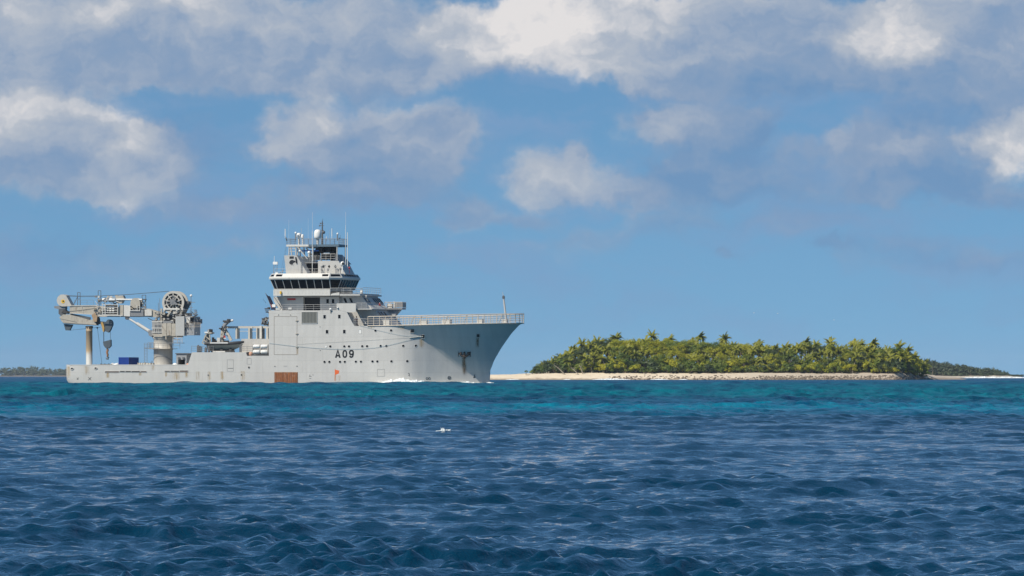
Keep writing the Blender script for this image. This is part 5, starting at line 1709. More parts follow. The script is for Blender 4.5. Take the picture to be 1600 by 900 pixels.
# ---------------------------------------------------------------- funnels, mast house and mast
def top_hamper():
    roof = PZ(428.6)
    for b in (-6.2, 3.7):
        fn = solid('funnel', [(444, 399), (463.4, 399), (481.5, 428.8), (447, 428.8)], b, b+2.5, 'grey') if b < 0 else None
        if b > 0:
            m = MB(); q = [P(x, y, -6.2) for x, y in [(444, 399), (463.4, 399), (481.5, 428.8), (447, 428.8)]]
            for p in q: p.y = b
            m.prism(q, (0, 2.5, 0)); m.build('funnel', 'grey', ship)
        else:
            # the bird emblem on the casing: round body, head and long bill
            m = MB(); N = 20
            y = b-.015
            c = P(455.4, 409.6, b)
            q = []
            for k in range(N):
                t = 2*math.pi*k/N
                q.append(Vector((c.x + .52*math.cos(t)*(1.0 if math.cos(t) > 0 else .8), y, c.z + .40*math.sin(t) + .10*math.cos(t))))
            m.add(q, [tuple(range(N))])
            h = Vector((c.x+.50, y-.002, c.z+.10))
            m.add([h + Vector((.23*math.cos(2*math.pi*k/10), 0, .20*math.sin(2*math.pi*k/10))) for k in range(10)], [tuple(range(10))])
            m.add([h + Vector((.14, -.002, .10)), h + Vector((.14, -.002, -.10)), h + Vector((.62, -.002, -.22))], [(0,1,2)])
            for dx in (-.12, .14):
                m.add([Vector((c.x+dx, y-.002, c.z-.3)), Vector((c.x+dx+.09, y-.002, c.z-.3)), Vector((c.x+dx+.26, y-.002, c.z-.56)), Vector((c.x+dx+.12, y-.002, c.z-.58))], [(0,1,2,3)])
            m.build('bird_emblem', 'black', fn)
            m = MB(); a = P(452.3, 400.6, b-.03); m.box(a, a + Vector((.8, .05, -.42))); m.build('funnel_grille', 'void', fn)
            m = MB(); a = P(462, 402, b-.03); m.path([a, a + Vector((.1, -.1, -.4)), a + Vector((.2, -.05, -1.1))], .13, 6); m.build('funnel_lamp', 'black', fn)
    # mast house
    solid('mast_house', [(497, 407.5), (529, 407.5), (540, 428.8), (497, 428.8)], -3.4, 3.0, 'grey')
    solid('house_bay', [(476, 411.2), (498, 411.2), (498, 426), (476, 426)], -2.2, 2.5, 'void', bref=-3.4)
    solid('bay_cover', [(472, 409.4), (501, 409.4), (501, 411.2), (472, 411.2)], -3.2, 3.0, 'mid_grey', bref=-3.4)
    solid('bay_sill', [(476, 426), (501, 426), (501, 428.8), (476, 428.8)], -3.3, 3.0, 'grey', bref=-3.4)
    for px in (505, 514.2, 523.8):
        m = MB(); c = P(px, 416.4, -3.42); r = .27
        m.prism([c + Vector((-r*.8, 0, 0)), c + Vector((0, 0, -r*1.2)), c + Vector((r*.8, 0, 0)), c + Vector((0, 0, r*1.2))], (0, .04, 0)); m.build('house_port', 'glass', ship)
    solid('uptake_casing', [(516, 397.4), (526.5, 397.4), (541, 412.6), (516, 412.6)], 0.4, 4.0, 'shade_paint', bref=0.4)
    # exhaust uptakes: dark bent pipes
    m = MB()
    for px, b in ((494, -1.4), (506, -0.6), (515, 0.6)):
        a = P(px, 406, b); m.path([a, P(px+1, 396, b), P(px+4, 390.5, b), P(px+10, 388.8, b)], [.7, .7, .75, .7], 10)
    a = P(520, 396, .5); m.ball(a, .95, 12, 0, (1.0, .8, 1.0))
    m.build('exhaust_uptake', 'void', ship)
    m = MB(); a = P(505.5, 394.5, -2.2); m.box(a, a + Vector((1.1, .6, -.28))); m.build('white_float', 'white', ship)
    # rails on the mast house
    railing([P(502, 407.5, -3.3), P(524, 407.5, -3.3)], 1.25, 3, .9, .035, 'grey')
    railing([P(484, 409.4, -3.0), P(501, 409.4, -3.0)], 1.1, 3, 1.1, .025, 'grey')
    # mast legs and platform
    m = MB()
    for b in (-3.0, 2.6):
        for (x0, y0, x1, y1) in ((451.5, 399, 452, 384.5), (456, 399, 454.5, 384.5), (462.6, 400, 461.6, 384.5), (465, 386, 480.5, 405), (526.8, 407, 526.8, 384.5), (489, 408, 489, 384.5)):
            p, q = P(x0, y0, -3.0), P(x1, y1, -3.0); p.y = q.y = b
            m.tube(p, q, .13, .11, 7)
    for z in (388.5, 393):
        p, q = P(452, z, -3.0), P(463, z, -3.0); m.tube(p, q, .05, .05, 5); p.y = q.y = 2.6; m.tube(p, q, .05, .05, 5)
    m.build('mast_leg', 'grey', ship)
    a, b = P(447.3, 382.2, -3.2), P(529.0, 384.8, -3.2)
    mid = P(482, 384, -3.2).x
    m = MB(); m.box((a.x, -3.2, b.z), (mid, 3.0, a.z)); m.build('mast_platform', 'pale', ship)
    m = MB(); m.box((mid+.02, -3.15, b.z-.05), (b.x, 3.0, a.z+.02)); m.box((mid-.4, -2.6, b.z-.25), (mid+1.6, 2.6, b.z-.06)); m.build('mast_platform', 'teal_grey', ship)
    railing([(a.x, -3.15, a.z), (b.x, -3.15, a.z), (b.x, 2.95, a.z), (a.x, 2.95, a.z), (a.x, -3.15, a.z)], 1.05, 3, .85, .028, 'mid_grey')
    # radomes
    def radome(px, py0, py1, w, b):
        c = P(px, py1, b); h = (py1-py0)/8.5; r = w/8.5/2
        m = MB()
        m.lathe(c, [(0, 0), (r*.80, 0), (r*.97, h*.12), (r, h*.35), (r, h*.58), (r*.93, h*.75), (r*.74, h*.90), (r*.42, h*.98), (0, h)], 20)
        o = m.build('radome', 'white', ship)
        m = MB(); m.tube(c - Vector((0, 0, max(.1, c.z-a.z))), c, r*.35, r*.45, 10); m.build('radome_stand', 'pale', o)
    radome(496.4, 358.6, 372.6, 11.6, -1.6)
    radome(467.0, 363.8, 371.4, 7.0, -2.0)
    radome(472.6, 366, 372, 4.6, 1.0)
    # aft pole of the mast
    m = MB(); p, q = P(503.6, 384, .4), P(503.6, 346, .4)
    m.tube(p, q, .20, .10, 8)
    for y, w in ((349, .35), (352.6, .5), (360, .45), (364.5, .6)):
        c = P(503.6, y, .4); m.beam(c - Vector((w, 0, 0)), c + Vector((w*.6, 0, 0)), .09, .09); m.ball(c - Vector((w, 0, 0)), .14, 6); 
    m.ball(P(505.6, 363, .2), .32, 8)
    m.tube(q, P(504.6, 341.2, .4), .05, .02, 5)
    m.build('pole_mast', 'dark_grey', ship)
    # lamps and aerial stubs on the platform rail
    for px, y0, y1, b, r, mt in ((445.7, 368.5, 357.6, -3.0, .10, 'white'), (462, 372, 364.6, -2.9, .14, 'mid_grey'), (471, 373, 356.4, 1.5, .03, 'grey'), (518.6, 369.5, 356.8, -1.0, .085, 'white'), (514.6, 373, 359.5, 1.0, .03, 'grey'),
                                 (527.2, 373, 366.4, -3.0, .15, 'mid_grey'), (531.5, 373, 367.2, -2.0, .03, 'dark_grey'), (510, 373.5, 369.4, 0, .07, 'white'), (451.3, 382, 343.0, -2.0, .016, 'white'), (481.5, 374, 341, 1.5, .014, 'white'),
                                 (488.2, 424, 331.5, -4.0, .026, 'white'), (487.9, 424, 361, -4.0, .05, 'white'),
                                 (540.2, 414, 331.0, -4.8, .026, 'white'), (540.0, 414, 352, -4.8, .05, 'white'), (543.0, 416, 363.0, -4.6, .075, 'white'), (536.3, 416, 399.5, -2.0, .025, 'grey'), (428.6, 409, 400, -5.8, .05, 'white')):
        m = MB(); p = P(px, y0, b); q = P(px, y1, b)
        if r > .03: m.tube(p - Vector((0,0,.4)), p, r*.6, r*.6, 6)
        m.tube(p, q, r, r*.8, 6)
        m.build('aerial', mt, ship)
    m = MB(); m.ball(P(462, 364, -2.9), .22, 8); m.ball(P(527.4, 365.3, -3.0), .2, 8); m.build('mast_lamp', 'white', ship)
    m = MB(); c = P(446.6, 371, -3.0); m.tube(c, P(448, 376, -3.0), .10, .10, 6); c = P(531.3, 371, -2.6); m.beam(P(529, 374.6, -2.6), c, .08); m.build('aerial_bracket', 'dark_grey', ship)
    # blue scanner bar and its pedestals under the platform
    m = MB(); p, q = P(470, 392, -2.4), P(498, 391.6, -2.4); m.beam(p, q, .22, .24); m.build('scanner_bar', 'blue_paint', ship)
    m = MB(); c = P(485, 404, -2.4); m.tube(c, P(485.2, 392.6, -2.4), .16, .13, 8); c = P(483, 402, -2.8); m.tube(c, P(483, 396, -2.8), .2, .2, 8); m.build('scanner_stand', 'grey', ship)
    m = MB(); m.ball(P(483, 394.6, -2.8), .32, 10); m.ball(P(485.4, 387.0, -2.2), .3, 10, 0, (1.2, 1, .6)); m.ball(P(468.4, 392.2, -3.0), .2, 8); m.build('dome_lamp', 'white', ship)
    # searchlight on the bridge front
    m = MB(); c = P(535.2, 412, -5.4)
    m.tube(c - Vector((0, 0, 1.6)), c, .12, .12, 8); m.ball(c, .42, 12)
    m.disc(c + Vector((.18, -.34, .02)), (.4, -1, .05), .24, .10, 14, 1)
    m.build('searchlight', ['white', 'black'], ship)
    m = MB(); c = P(546, 418.4, -4.6); m.ball(c, .2, 8); m.tube(c - Vector((0,0,1)), c, .05); m.build('red_lamp', 'red', ship)
    # wing mast aft with a small white box
    m = MB()
    for px in (427.4, 432.6): m.tube(P(px, 428.6, -5.8), P(px+.6, 409, -5.8), .05, .04, 5)
    for y0, y1 in ((427, 419), (419, 412)): m.tube(P(427.6, y0, -5.8), P(432.6, y1, -5.8), .03, .03, 5)
    c = P(426.4, 409, -6.0); m.box(c, c + Vector((.85, .4, -.5)), 1); c = P(430, 425.6, -6.0); m.box(c, c + Vector((.5, .4, -.45)), 1)
    m.build('lattice_mast', ['mid_grey', 'white'], ship)
    # gear on the bridge roof
    rnd = random.Random(4)
    for k in range(22):
        m = MB()
        px = rnd.uniform(500, 552); b = rnd.uniform(-6.4, -2)
        c = P(px, 428.6, b)
        if c.x > PS(527, -5.7): c.x = PS(527, -5.7)-rnd.random()
        h = rnd.uniform(.4, 1.5)
        m.tube(c, c + Vector((0, 0, h)), rnd.uniform(.03, .08), .04, 5)
        if rnd.random() < .5: m.box(c + Vector((-.12, -.12, h)), c + Vector((.14, .12, h+.25)))
        m.build('roof_fitting', 'mid_grey', ship)
    for k, (px, y) in enumerate(((437, 427), (441, 424), (470.5, 411))):
        m = MB(); c = P(px, 428.6, -6.4); m.tube(c, P(px, y, -6.4), .06); m.box(P(px, y, -6.5), P(px, y, -6.5) + Vector((.2, .2, .2))); m.build('roof_lamp', 'mid_grey', ship)
    # stay wires
    m = MB()
    for a_, b_ in (((446.5, 386), (438.5, 428)), ((448, 385), (441.5, 428))): m.tube(P(*a_, -3.1), P(*b_, -6.0), .014, .014, 4)
    m.build('stay_wire', 'cable', ship)
paint('teal_grey', (0.10, 0.15, 0.19), 0.5, var=0.12)
top_hamper()

# lamps and boxes on the side edge
for px, py, w, h, mt in ((434.5, 484.4, .8, .35, 'pale'), (453.6, 483.6, .65, .35, 'pale')):
    m = MB(); c = P(px, py, -8.7); m.box(c + Vector((-w/2, -.25, 0)), c + Vector((w/2, .25, h))); m.box(c + Vector((-w/2+.1, -.28, -.2)), c + Vector((w/2-.1, .1, -.02)), 1); m.build('edge_box', [mt, 'black'], ship)
m = MB(); c = P(516.5, 483.2, -9.15); m.ball(c, .24, 10); m.tube(c, c + Vector((0, .1, -.7)), .1, .06, 6, 1); m.box(P(526, 482, -9.1), P(529, 480.4, -9.1) + Vector((0, .3, 0)), 1); m.ball(P(527.4, 481, -9.2), .14, 8); m.build('side_lamp', ['white', 'mid_grey'], ship)

# ---------------------------------------------------------------- deck crane
DECK = PZ(570)-1.0
def crane():
    bc = 2.0
    cb = P(255, 560, bc); cx = cb.x
    K = 8.5
    e = thing('deck_crane', (cx, bc, DECK), 'large beige knuckle boom crane with a big winch drum on the working deck', 'crane')
    z = lambda y: P(255, y, bc).z
    def q(px, py, b): return P(px, py, b)
    def plate(pts, b0, b1, bref=None):
        m = MB(); br = b0 if bref is None else bref; v = []
        for x, y in pts:
            p = P(x, y, br); p.y = b0; v.append(p)
        m.prism(v, (0, b1-b0, 0)); return m
    # column
    m = MB(); r = 1.76
    m.lathe((cx, bc, 0), [(0, DECK), (r*1.08, DECK), (r*1.08, DECK+.3), (r, DECK+.5), (r, z(546.5)), (r*1.06, z(546.3)), (r*1.06, z(545)), (r, z(544.8)), (r, z(530)), (r*1.12, z(528.6)), (r*1.12, z(526.5)), (0, z(526.5))], 32)
    col = m.build('column', 'beige_pale', e)
    # hoops and hose on the column
    m = MB(); N = 24
    m.path([(cx+1.0*r*math.sin(t), bc-1.02*r*math.cos(t), z(556)+.9*(1-math.cos(t*1.6))*-.6) for t in np.linspace(-1.4, 1.4, 16)], .05, 5); m.build('hose', 'mid_grey', col)
    # lower gallery with ladder
    m = MB(); m.lathe((cx, bc, z(545.4)), [(r*1.02, 0), (r+.9, 0), (r+.9, .08), (r*1.02, .08)], 24); gal = m.build('gallery', 'beige', e)
    railing([(cx+(r+.85)*math.cos(t), bc+(r+.85)*math.sin(t), z(545.4)) for t in np.linspace(-.3*math.pi, -1.05*math.pi, 8)], 1.05, 3, 1.0, .03, 'mid_grey', 'gallery_rail', parent=e)
    m = MB()
    for d in (0, .55): m.tube(q(225.5, 566, bc-1.2) + Vector((d, 0, -1)), q(225.5, 536, bc-1.2) + Vector((d, 0, 0)), .035, .035, 5)
    for k in range(14):
        a = q(225.5, 566, bc-1.2).lerp(q(225.5, 536, bc-1.2), k/13); m.tube(a, a + Vector((.55, 0, 0)), .022, .022, 4)
    m.build('ladder', 'mid_grey', e)
    m = MB(); m.box(q(226, 543.6, bc-1.4), q(241, 544.6, bc-1.4) + Vector((0, 1.2, 0))); m.build('gangway', 'mid_grey', e)
    railing([q(231, 543.8, bc-1.4), q(240, 543.8, bc-1.4)], 1.0, 3, .8, .028, 'mid_grey', 'gangway_rail', parent=e)
    # slewing platform
    m = plate([(237, 521.5), (276, 521.5), (276, 526.5), (241, 526.5)], bc-2.1, bc+2.1); m.build('slewing_platform', 'beige', e)
    m = plate([(247, 489), (291, 489), (291, 521.5), (247, 521.5)], bc-1.1, bc+1.6, bc-2.0); m.build('dark_backing', 'core_dark', e)  # dark block behind the gear, shade of the gaps put into its colour
    # beige machine casings
    for x0, x1, y0 in ((253, 260, 505), (260.6, 267.4, 505), (268, 274, 505.6)):
        m = plate([(x0+.4, y0), (x1-.4, y0), (x1, y0+1), (x1, 525), (x0, 525), (x0, y0+1)], bc-2.25, bc-1.2); m.build('casing_panel', 'beige', e)
    m = plate([(252, 502), (268, 501), (270, 505), (252, 505)], bc-2.0, bc-1.0); m.build('casing_top', 'mid_grey', e)
    # cage of bars at the boom foot
    m = MB()
    for k in range(8):
        a = q(238+k*2.05, 502.5, bc-2.2); m.beam(a, q(238+k*2.05, 512.6, bc-2.2), .10, .06)
    for y in (502.5, 512.6, 519): m.beam(q(237, y, bc-2.2), q(253.4, y, bc-2.2), .12, .14)
    for k in range(6):
        a = q(238.6+k*2.9, 514, bc-2.15); m.beam(a, q(238.6+k*2.9, 520.4, bc-2.15), .12, .06)
    m.build('guard_cage', 'pale', e)
    m = plate([(238, 500), (253, 500), (253, 521), (238, 521)], bc-1.6, bc+1.6); m.build('boom_foot', 'mid_grey', e)
    # electrical cabinets and operator cab on the right
    m = plate([(274.2, 494.4), (287.8, 494.0), (287.8, 524.6), (274.2, 524.6)], bc-2.7, bc-1.1); m.build('cabinet', 'pale_grey', e)
    cb_ = plate([(288.2, 494.4), (303.4, 494.4), (303.4, 523.8), (288.2, 523.8)], bc-2.2, bc+1.6).build('operator_cab', 'shade_paint', e)
    m = plate([(289, 496), (297, 496), (297, 503), (291, 506.4), (289, 506.4)], bc-2.26, bc-2.2); m.build('cab_panel', 'pale', cb_)
    m = plate([(297.4, 495.6), (302.6, 495.6), (302.6, 505), (297.4, 505)], bc-2.25, bc-2.2); m.build('cab_window', 'glass', cb_)
    m = plate([(304, 497.4), (309.4, 496.6), (310, 506.4), (304.4, 506.4)], bc-1.6, bc-.2); m.build('lamp_box', 'mid_grey', e)
    m = plate([(309.6, 498.4), (313.4, 498.4), (313.4, 505.6), (309.6, 505.6)], bc-1.5, bc-.4); m.build('lamp_box', 'dark_grey', e)
    railing([q(288.4, 513.4, bc-2.5), q(303.6, 513.4, bc-2.5), q(314, 513.4, bc-2.4)], 1.0, 3, 1.0, .03, 'rail_white', 'cab_rail', parent=e)
    railing([q(274.6, 494, bc-2.4), q(304, 494, bc-2.0), q(307.5, 494, bc+1.2)], 1.15, 3, .9, .03, 'mid_grey', 'roof_rail', parent=e)
    railing([q(270, 535.6, bc-2.6), q(284.6, 535.6, bc-2.6)], 1.0, 3, 1.0, .035, 'rail_white', 'lower_rail', parent=e)
    railing([q(271, 545.0, bc-2.4), q(281, 545.0, bc-2.4)], 1.7, 3, 1.0, .035, 'mid_grey', 'lower_rail', parent=e)
    m = MB(); m.box(q(262, 535.6, bc-2.7), q(285, 536.4, bc-2.7) + Vector((0, 1.4, 0))); m.build('lower_walkway', 'mid_grey', e)
    # winch drum: rim with slots, hub, flange behind
    c = q(270.4, 472.6, bc-1.4); ro = 2.12
    m = MB(); N = 40
    ri = ro*.80
    for yy, mi in ((0.0, 0), (2.5, 0)):
        ring = []
        for k in range(N):
            t = 2*math.pi*k/N
            for rr in (ro, ri):
                ring.append(c + Vector((rr*math.cos(t), yy, rr*math.sin(t))))
            for rr in (ro, ri):
                ring.append(c + Vector((rr*math.cos(t), yy+.22, rr*math.sin(t))))
        fs = []
        for k in range(N):
            a = 4*k; b = 4*((k+1) % N)
            fs += [(a, b, b+1, a+1), (a+2, a+3, b+3, b+2), (a, a+2, b+2, b), (a+1, b+1, b+3, a+3)]
        m.add(ring, fs)
        for k in range(10):
            t = 2*math.pi*(k+.5)/10
            d = Vector((math.cos(t), 0, math.sin(t)))
            m.beam(c + Vector((0, yy+.1, 0)) + d*.5, c + Vector((0, yy+.1, 0)) + d*(ri+.03), .16, .18, 0, up=(0, 1, 0))
        t_in = ri*.72
        for k in range(24):
            t0, t1 = 2*math.pi*k/24, 2*math.pi*(k+1)/24
            m.beam(c + Vector((t_in*math.cos(t0), yy+.1, t_in*math.sin(t0))), c + Vector((t_in*math.cos(t1), yy+.1, t_in*math.sin(t1))), .18, .2, 0, up=(0, 1, 0))
    dr = m.build('winch_drum', 'beige_pale', e)
    m = MB(); m.tube(c + Vector((0, .25, 0)), c + Vector((0, 2.5, 0)), ro*.80, ro*.80, 28); m.build('rope_layers', 'core_dark', dr)
    m = MB(); m.disc(c, (0, 1, 0), .5, .6, 16)
    rnd = random.Random(12)
    for k in range(26):
        a = rnd.uniform(0, 6.28); rr = rnd.uniform(.2, 1.25)
        p = c + Vector((rr*math.cos(a), rnd.uniform(-.35, -.05), rr*math.sin(a)))
        m.box(p - Vector((.12, .1, .08)), p + Vector((rnd.uniform(.1, .35), .1, rnd.uniform(.06, .2))))
    m.build('drum_motor', 'mid_grey', dr)
    m = plate([(255, 481.4), (286, 481.4), (286, 484), (255, 484)], bc-1.6, bc+1.4); m.build('drum_bed', 'pale', e)
    m = MB()
    for a, b in (((257, 484), (257, 494)), ((285, 484), (281, 494)), ((262, 494), (268, 484)), ((252.4, 482), (252.4, 503))):
        m.beam(q(*a, bc-1.5), q(*b, bc-1.5), .35, .3)
    m.build('drum_frame', 'beige', e)
    m = plate([(288, 470), (296, 471.2), (287, 489), (283, 489)], bc-.4, bc+1.2); m.build('drum_guard', 'dark_grey', e)
    m = MB(); m.beam(q(291, 472, bc), q(305, 472.4, bc), .12, .1); m.tube(q(298.4, 494, bc), q(298.4, 464, bc), .07, .06, 6); m.beam(q(293, 480.4, bc), q(301, 480.4, bc), .1, .1); m.build('aerial_post', 'mid_grey', e)
    m = MB(); m.ball(q(298.6, 462, bc), .25, 10); m.build('post_lamp', 'white', e)
    for px, y in ((249.6, 466), (247.4, 473)):
        m = MB(); m.tube(q(px, 490, bc-1), q(px, y, bc-1), .05, .04, 5); m.build('boom_aerial', 'mid_grey', e)
    # main boom
    bm_ = plate([(109, 477.6), (150, 477.2), (158, 478.4), (214, 481.0), (232, 482.4), (252, 488.2), (253, 494.2), (243, 495.8), (224, 494.8), (214, 495.2), (150, 494.8), (146, 491.4), (109, 489.4)], bc-.75, bc+.75).build('main_boom', 'beige', e)
    m = MB(); m.beam(q(109, 477.8, bc-.8), q(150, 477.4, bc-.8), .10, .14); m.beam(q(109, 489.4, bc-.8), q(146, 491.2, bc-.8), .10, .12); m.beam(q(128, 478, bc-.79), q(129.8, 490, bc-.79), .10, .08); m.build('boom_flange', 'beige_pale', bm_)
    m = plate([(190, 484), (224, 484), (224, 494), (190, 494)], bc-1.25, bc-.76); m.build('boom_side_box', 'mid_grey', e)
    m = plate([(193.4, 476.6), (203, 477.4), (203, 494.4), (193.4, 494)], bc-1.32, bc-1.26); m.build('boom_panel', 'pale', e)
    m = plate([(186, 476.4), (192.4, 476.6), (192.4, 492.6), (186, 492.4)], bc-1.4, bc-.76); m.build('boom_panel', 'beige', e)
    m = plate([(226, 483.6), (237, 484.2), (237, 493.2), (226, 493.4)], bc-1.0, bc-.76); m.build('boom_panel', 'pale', e)
    # basket with valve gear
    o = MB()
    for y in (476, 480.4, 484.4, 488.4, 491.6): o.beam(q(160, y, bc-1.75), q(184, y+.2, bc-1.75), .10, .09)
    for x in (160, 164.4, 184): o.beam(q(x, 474, bc-1.75), q(x, 493.6, bc-1.75), .14, .12)
    o.beam(q(153, 492.6, bc-1.7), q(192, 492.8, bc-1.7), .18, .16)
    o.build('basket_rail', 'pale', e)
    m = plate([(165, 476), (183, 476), (183, 492), (165, 492)], bc-1.3, bc-.76); m.build('valve_block', 'core_dark', e)
    m = MB()
    for r_ in range(4):
        for c_ in range(3):
            a = q(166.4+c_*4.4, 478.6+r_*3.0, bc-1.36); m.box(a, a + Vector((.40, -.08, -.20)))
    m.build('valve_bank', 'white', e)
    rnd = random.Random(21)
    def clutter(name, n, x0, x1, y0, y1, b0, b1, mats, s0=.15, s1=.55):
        m = MB()
        for k in range(n):
            a = q(rnd.uniform(x0, x1), rnd.uniform(y0, y1), rnd.uniform(b0, b1))
            if rnd.random() < .55: m.box(a, a + Vector((rnd.uniform(s0, s1), rnd.uniform(.1, .4), rnd.uniform(s0, s1)*.7)), rnd.randrange(len(mats)))
            else:
                d = Vector((rnd.uniform(-1, 1), rnd.uniform(-.2, .2), rnd.uniform(-.5, .5))).normalized()*rnd.uniform(.4, 1.3)
                m.tube(a, a+d, rnd.uniform(.04, .09), None, 6, rnd.randrange(len(mats)))
        return m.build(name, mats, e)
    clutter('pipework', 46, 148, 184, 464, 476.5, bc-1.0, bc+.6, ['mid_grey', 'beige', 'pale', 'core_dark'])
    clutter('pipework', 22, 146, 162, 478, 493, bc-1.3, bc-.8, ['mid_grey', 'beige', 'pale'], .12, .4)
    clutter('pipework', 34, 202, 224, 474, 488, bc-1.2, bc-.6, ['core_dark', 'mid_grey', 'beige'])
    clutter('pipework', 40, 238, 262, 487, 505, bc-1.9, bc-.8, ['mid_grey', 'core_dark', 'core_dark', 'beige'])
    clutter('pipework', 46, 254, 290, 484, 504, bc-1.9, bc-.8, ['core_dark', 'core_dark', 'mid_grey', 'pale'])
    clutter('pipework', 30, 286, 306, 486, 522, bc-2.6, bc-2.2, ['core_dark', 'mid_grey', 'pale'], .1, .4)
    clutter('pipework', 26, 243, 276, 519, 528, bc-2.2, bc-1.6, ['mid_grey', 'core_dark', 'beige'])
    # luffing ram along the top
    m = MB(); m.tube(q(162, 468.0, bc-.6), q(222, 468.2, bc-.6), .17, .17, 10); m.tube(q(160, 468.4, bc-.6), q(180, 468.4, bc-.6), .30, .30, 10); m.build('top_ram', 'bright_steel', e)
    m = plate([(180, 462.4), (192, 461.6), (194, 466), (190, 474), (182, 474)], bc-.5, bc+.6); m.build('ram_mount', 'beige', e)
    # small winch on the boom
    c2 = q(211.4, 473.6, bc-1.1); m = MB()
    m.tube(c2, c2 + Vector((0, 1.5, 0)), .75, .75, 18); m.disc(c2, (0, 1, 0), .95, .12, 20); m.disc(c2 + Vector((0, 1.5, 0)), (0, 1, 0), .95, .12, 20); m.build('boom_winch', 'beige', e)
    m = MB()
    for x in (203.6, 214.4, 218.4): m.beam(q(x, 476, bc-1.4), q(x, 486, bc-1.4), .12, .1)
    m.beam(q(203, 485.4, bc-1.4), q(219, 485.6, bc-1.4), .16, .12); m.build('winch_guard', 'pale', e)
    # cable guide frames on top
    for x, y0, y1, w in ((121.4, 457, 477.4, 3.8), (153.4, 454.2, 476, 4.2), (222, 461.2, 482, 5.8)):
        m = MB()
        for d in (0, w): m.beam(q(x+d, y0, bc), q(x+d, y1, bc), .09, .09)
        m.beam(q(x, y0, bc), q(x+w, y0, bc), .09, .09); m.beam(q(x, (y0+y1)/2, bc), q(x+w, (y0+y1)/2, bc), .09, .09)
        if x < 130: m.beam(q(x, 463, bc), q(115, 476.4, bc), .09, .09)
        if x > 200:
            m.box(q(x-1.5, 467, bc-.2), q(x+6, 469, bc-.2) + Vector((0, .4, 0))); m.beam(q(x, 469, bc), q(x+w, 478, bc), .09, .09); m.beam(q(x+w, 469, bc), q(x, 478, bc), .09, .09)
        m.build('cable_guide', 'dark_grey', e)
    railing([q(116, 477.4, bc-.6), q(146, 477.2, bc-.6)], 1.0, 2, 1.3, .02, 'mid_grey', 'boom_rail', parent=e)
    # boom tip: rounded cheek with a yellow badge
    m = MB(); N = 16; v = []
    cc = q(97.6, 469.4, bc-.9)
    for k in range(N):
        t = math.pi*(.28 + 1.25*k/(N-1))
        v.append(cc + Vector((1.12*math.cos(t), 0, 1.12*math.sin(t))))
    v += [q(104.5, 478.6, bc-.9), q(112.4, 478.4, bc-.9)]
    m.prism(v, (0, 1.8, 0)); tip = m.build('boom_tip', 'beige_pale', e)
    m = MB(); m.disc(q(98.4, 471, bc-.93), (0, 1, 0), .36, .03, 16, 0); m.disc(q(98.7, 470.6, bc-.95), (0, 1, 0), .16, .03, 10, 1); m.build('yellow_badge', ['yellow', 'black'], tip)
    m = plate([(84.4, 478.4), (94, 477.4), (102, 478.4), (102, 483), (92, 483.4), (85, 481.4)], bc-.6, bc+.6); m.build('tip_pin', 'mid_grey', e)
    m = plate([(91.6, 483), (101, 482), (104, 488), (95.6, 494.6), (91.4, 490)], bc-.55, bc+.55); m.build('knuckle_link', 'dark_grey', e)
    m = plate([(100, 484), (108, 488.4), (104, 490.4), (96, 488)], bc-.7, bc+.7); m.build('knuckle_pin', 'core_dark', e)
    # folded jib
    jb = plate([(92.8, 495.6), (99, 491.4), (108, 491.2), (140.6, 500), (147, 498.6), (151, 508.4), (120, 507), (101, 505.6), (96, 502)], bc-.65, bc+.65).build('folding_jib', 'beige', e)
    m = MB(); m.beam(q(98, 504.6, bc-.7), q(150, 508, bc-.7), .10, .12)
    m.beam(q(110, 491.4, bc-.3), q(141, 497.4, bc-.3), .45, .4); m.build('jib_ram', 'dark_grey', jb)
    m = plate([(143, 492), (149, 488), (152.4, 490), (151, 502.6), (146.6, 503)], bc-.85, bc+.6); m.build('jib_sheave', 'rusty_beige', e)
    m = plate([(149.4, 495), (153.4, 497), (154, 506), (149, 508)], bc-.4, bc+.7); m.build('jib_bracket', 'core_dark', e)
    m = plate([(99.4, 506), (113, 507.2), (108.4, 516.4), (102.4, 516.2)], bc-.3, bc+.4); m.build('rope_sheave', 'slate', e)
    # hanging sheave block, wires, hook block
    m = MB(); N = 18; v = []
    cc = q(171.2, 506.0, bc)
    for k in range(N):
        t = math.pi*(-.25 + 1.1*k/(N-1)); v.append(cc + Vector((.66*math.cos(t), 0, .82*math.sin(t))))
    v += [q(163.4, 503, bc), q(157.4, 504.4, bc), q(160, 511, bc), q(164, 517, bc), q(170, 519.6, bc), q(173.4, 515, bc)]
    for p in v: p.y = bc-.35
    m.prism(v, (0, .8, 0)); hb = m.build('sheave_block', 'slate', e)
    m = plate([(157.6, 503.8), (161, 503), (163, 512), (162.4, 518.6), (160.6, 518), (159, 510)], bc-.45, bc+.1); m.build('yellow_arm', 'ochre', hb)
    m = MB(); m.beam(q(151, 503, bc), q(164, 504.4, bc), .35, .4); m.build('block_arm', 'dark_grey', hb)
    m = MB()
    for x0, y0, x1, y1 in ((161.6, 517, 161.8, 534), (172.6, 516, 172.4, 531.6), (162.4, 517, 162.6, 534)): m.tube(q(x0, y0, bc), q(x1, y1, bc), .035, .035, 5)
    m.build('hoist_wire', 'cable', e)
    m = plate([(160.8, 534), (172.8, 530.8), (173, 540.4), (169.4, 544.4), (164.2, 543.2), (161.8, 539.6)], bc-.35, bc+.35); hk = m.build('hook_block', 'slate', e)
    m = MB(); m.path([q(167.4, 543.6, bc), q(168.2, 547, bc), q(167.2, 551, bc), q(168.4, 554.6, bc), q(167.4, 558, bc)], [.16, .24, .2, .22, .14], 8)
    m.path([q(167.4, 557, bc), q(169.6, 558.6, bc), q(168.8, 561, bc), q(166.4, 560.8, bc), q(165.6, 558.8, bc)], [.13, .16, .16, .12, .05], 7, 1); m.build('hook', ['ochre_rust', 'dark_grey'], hk)
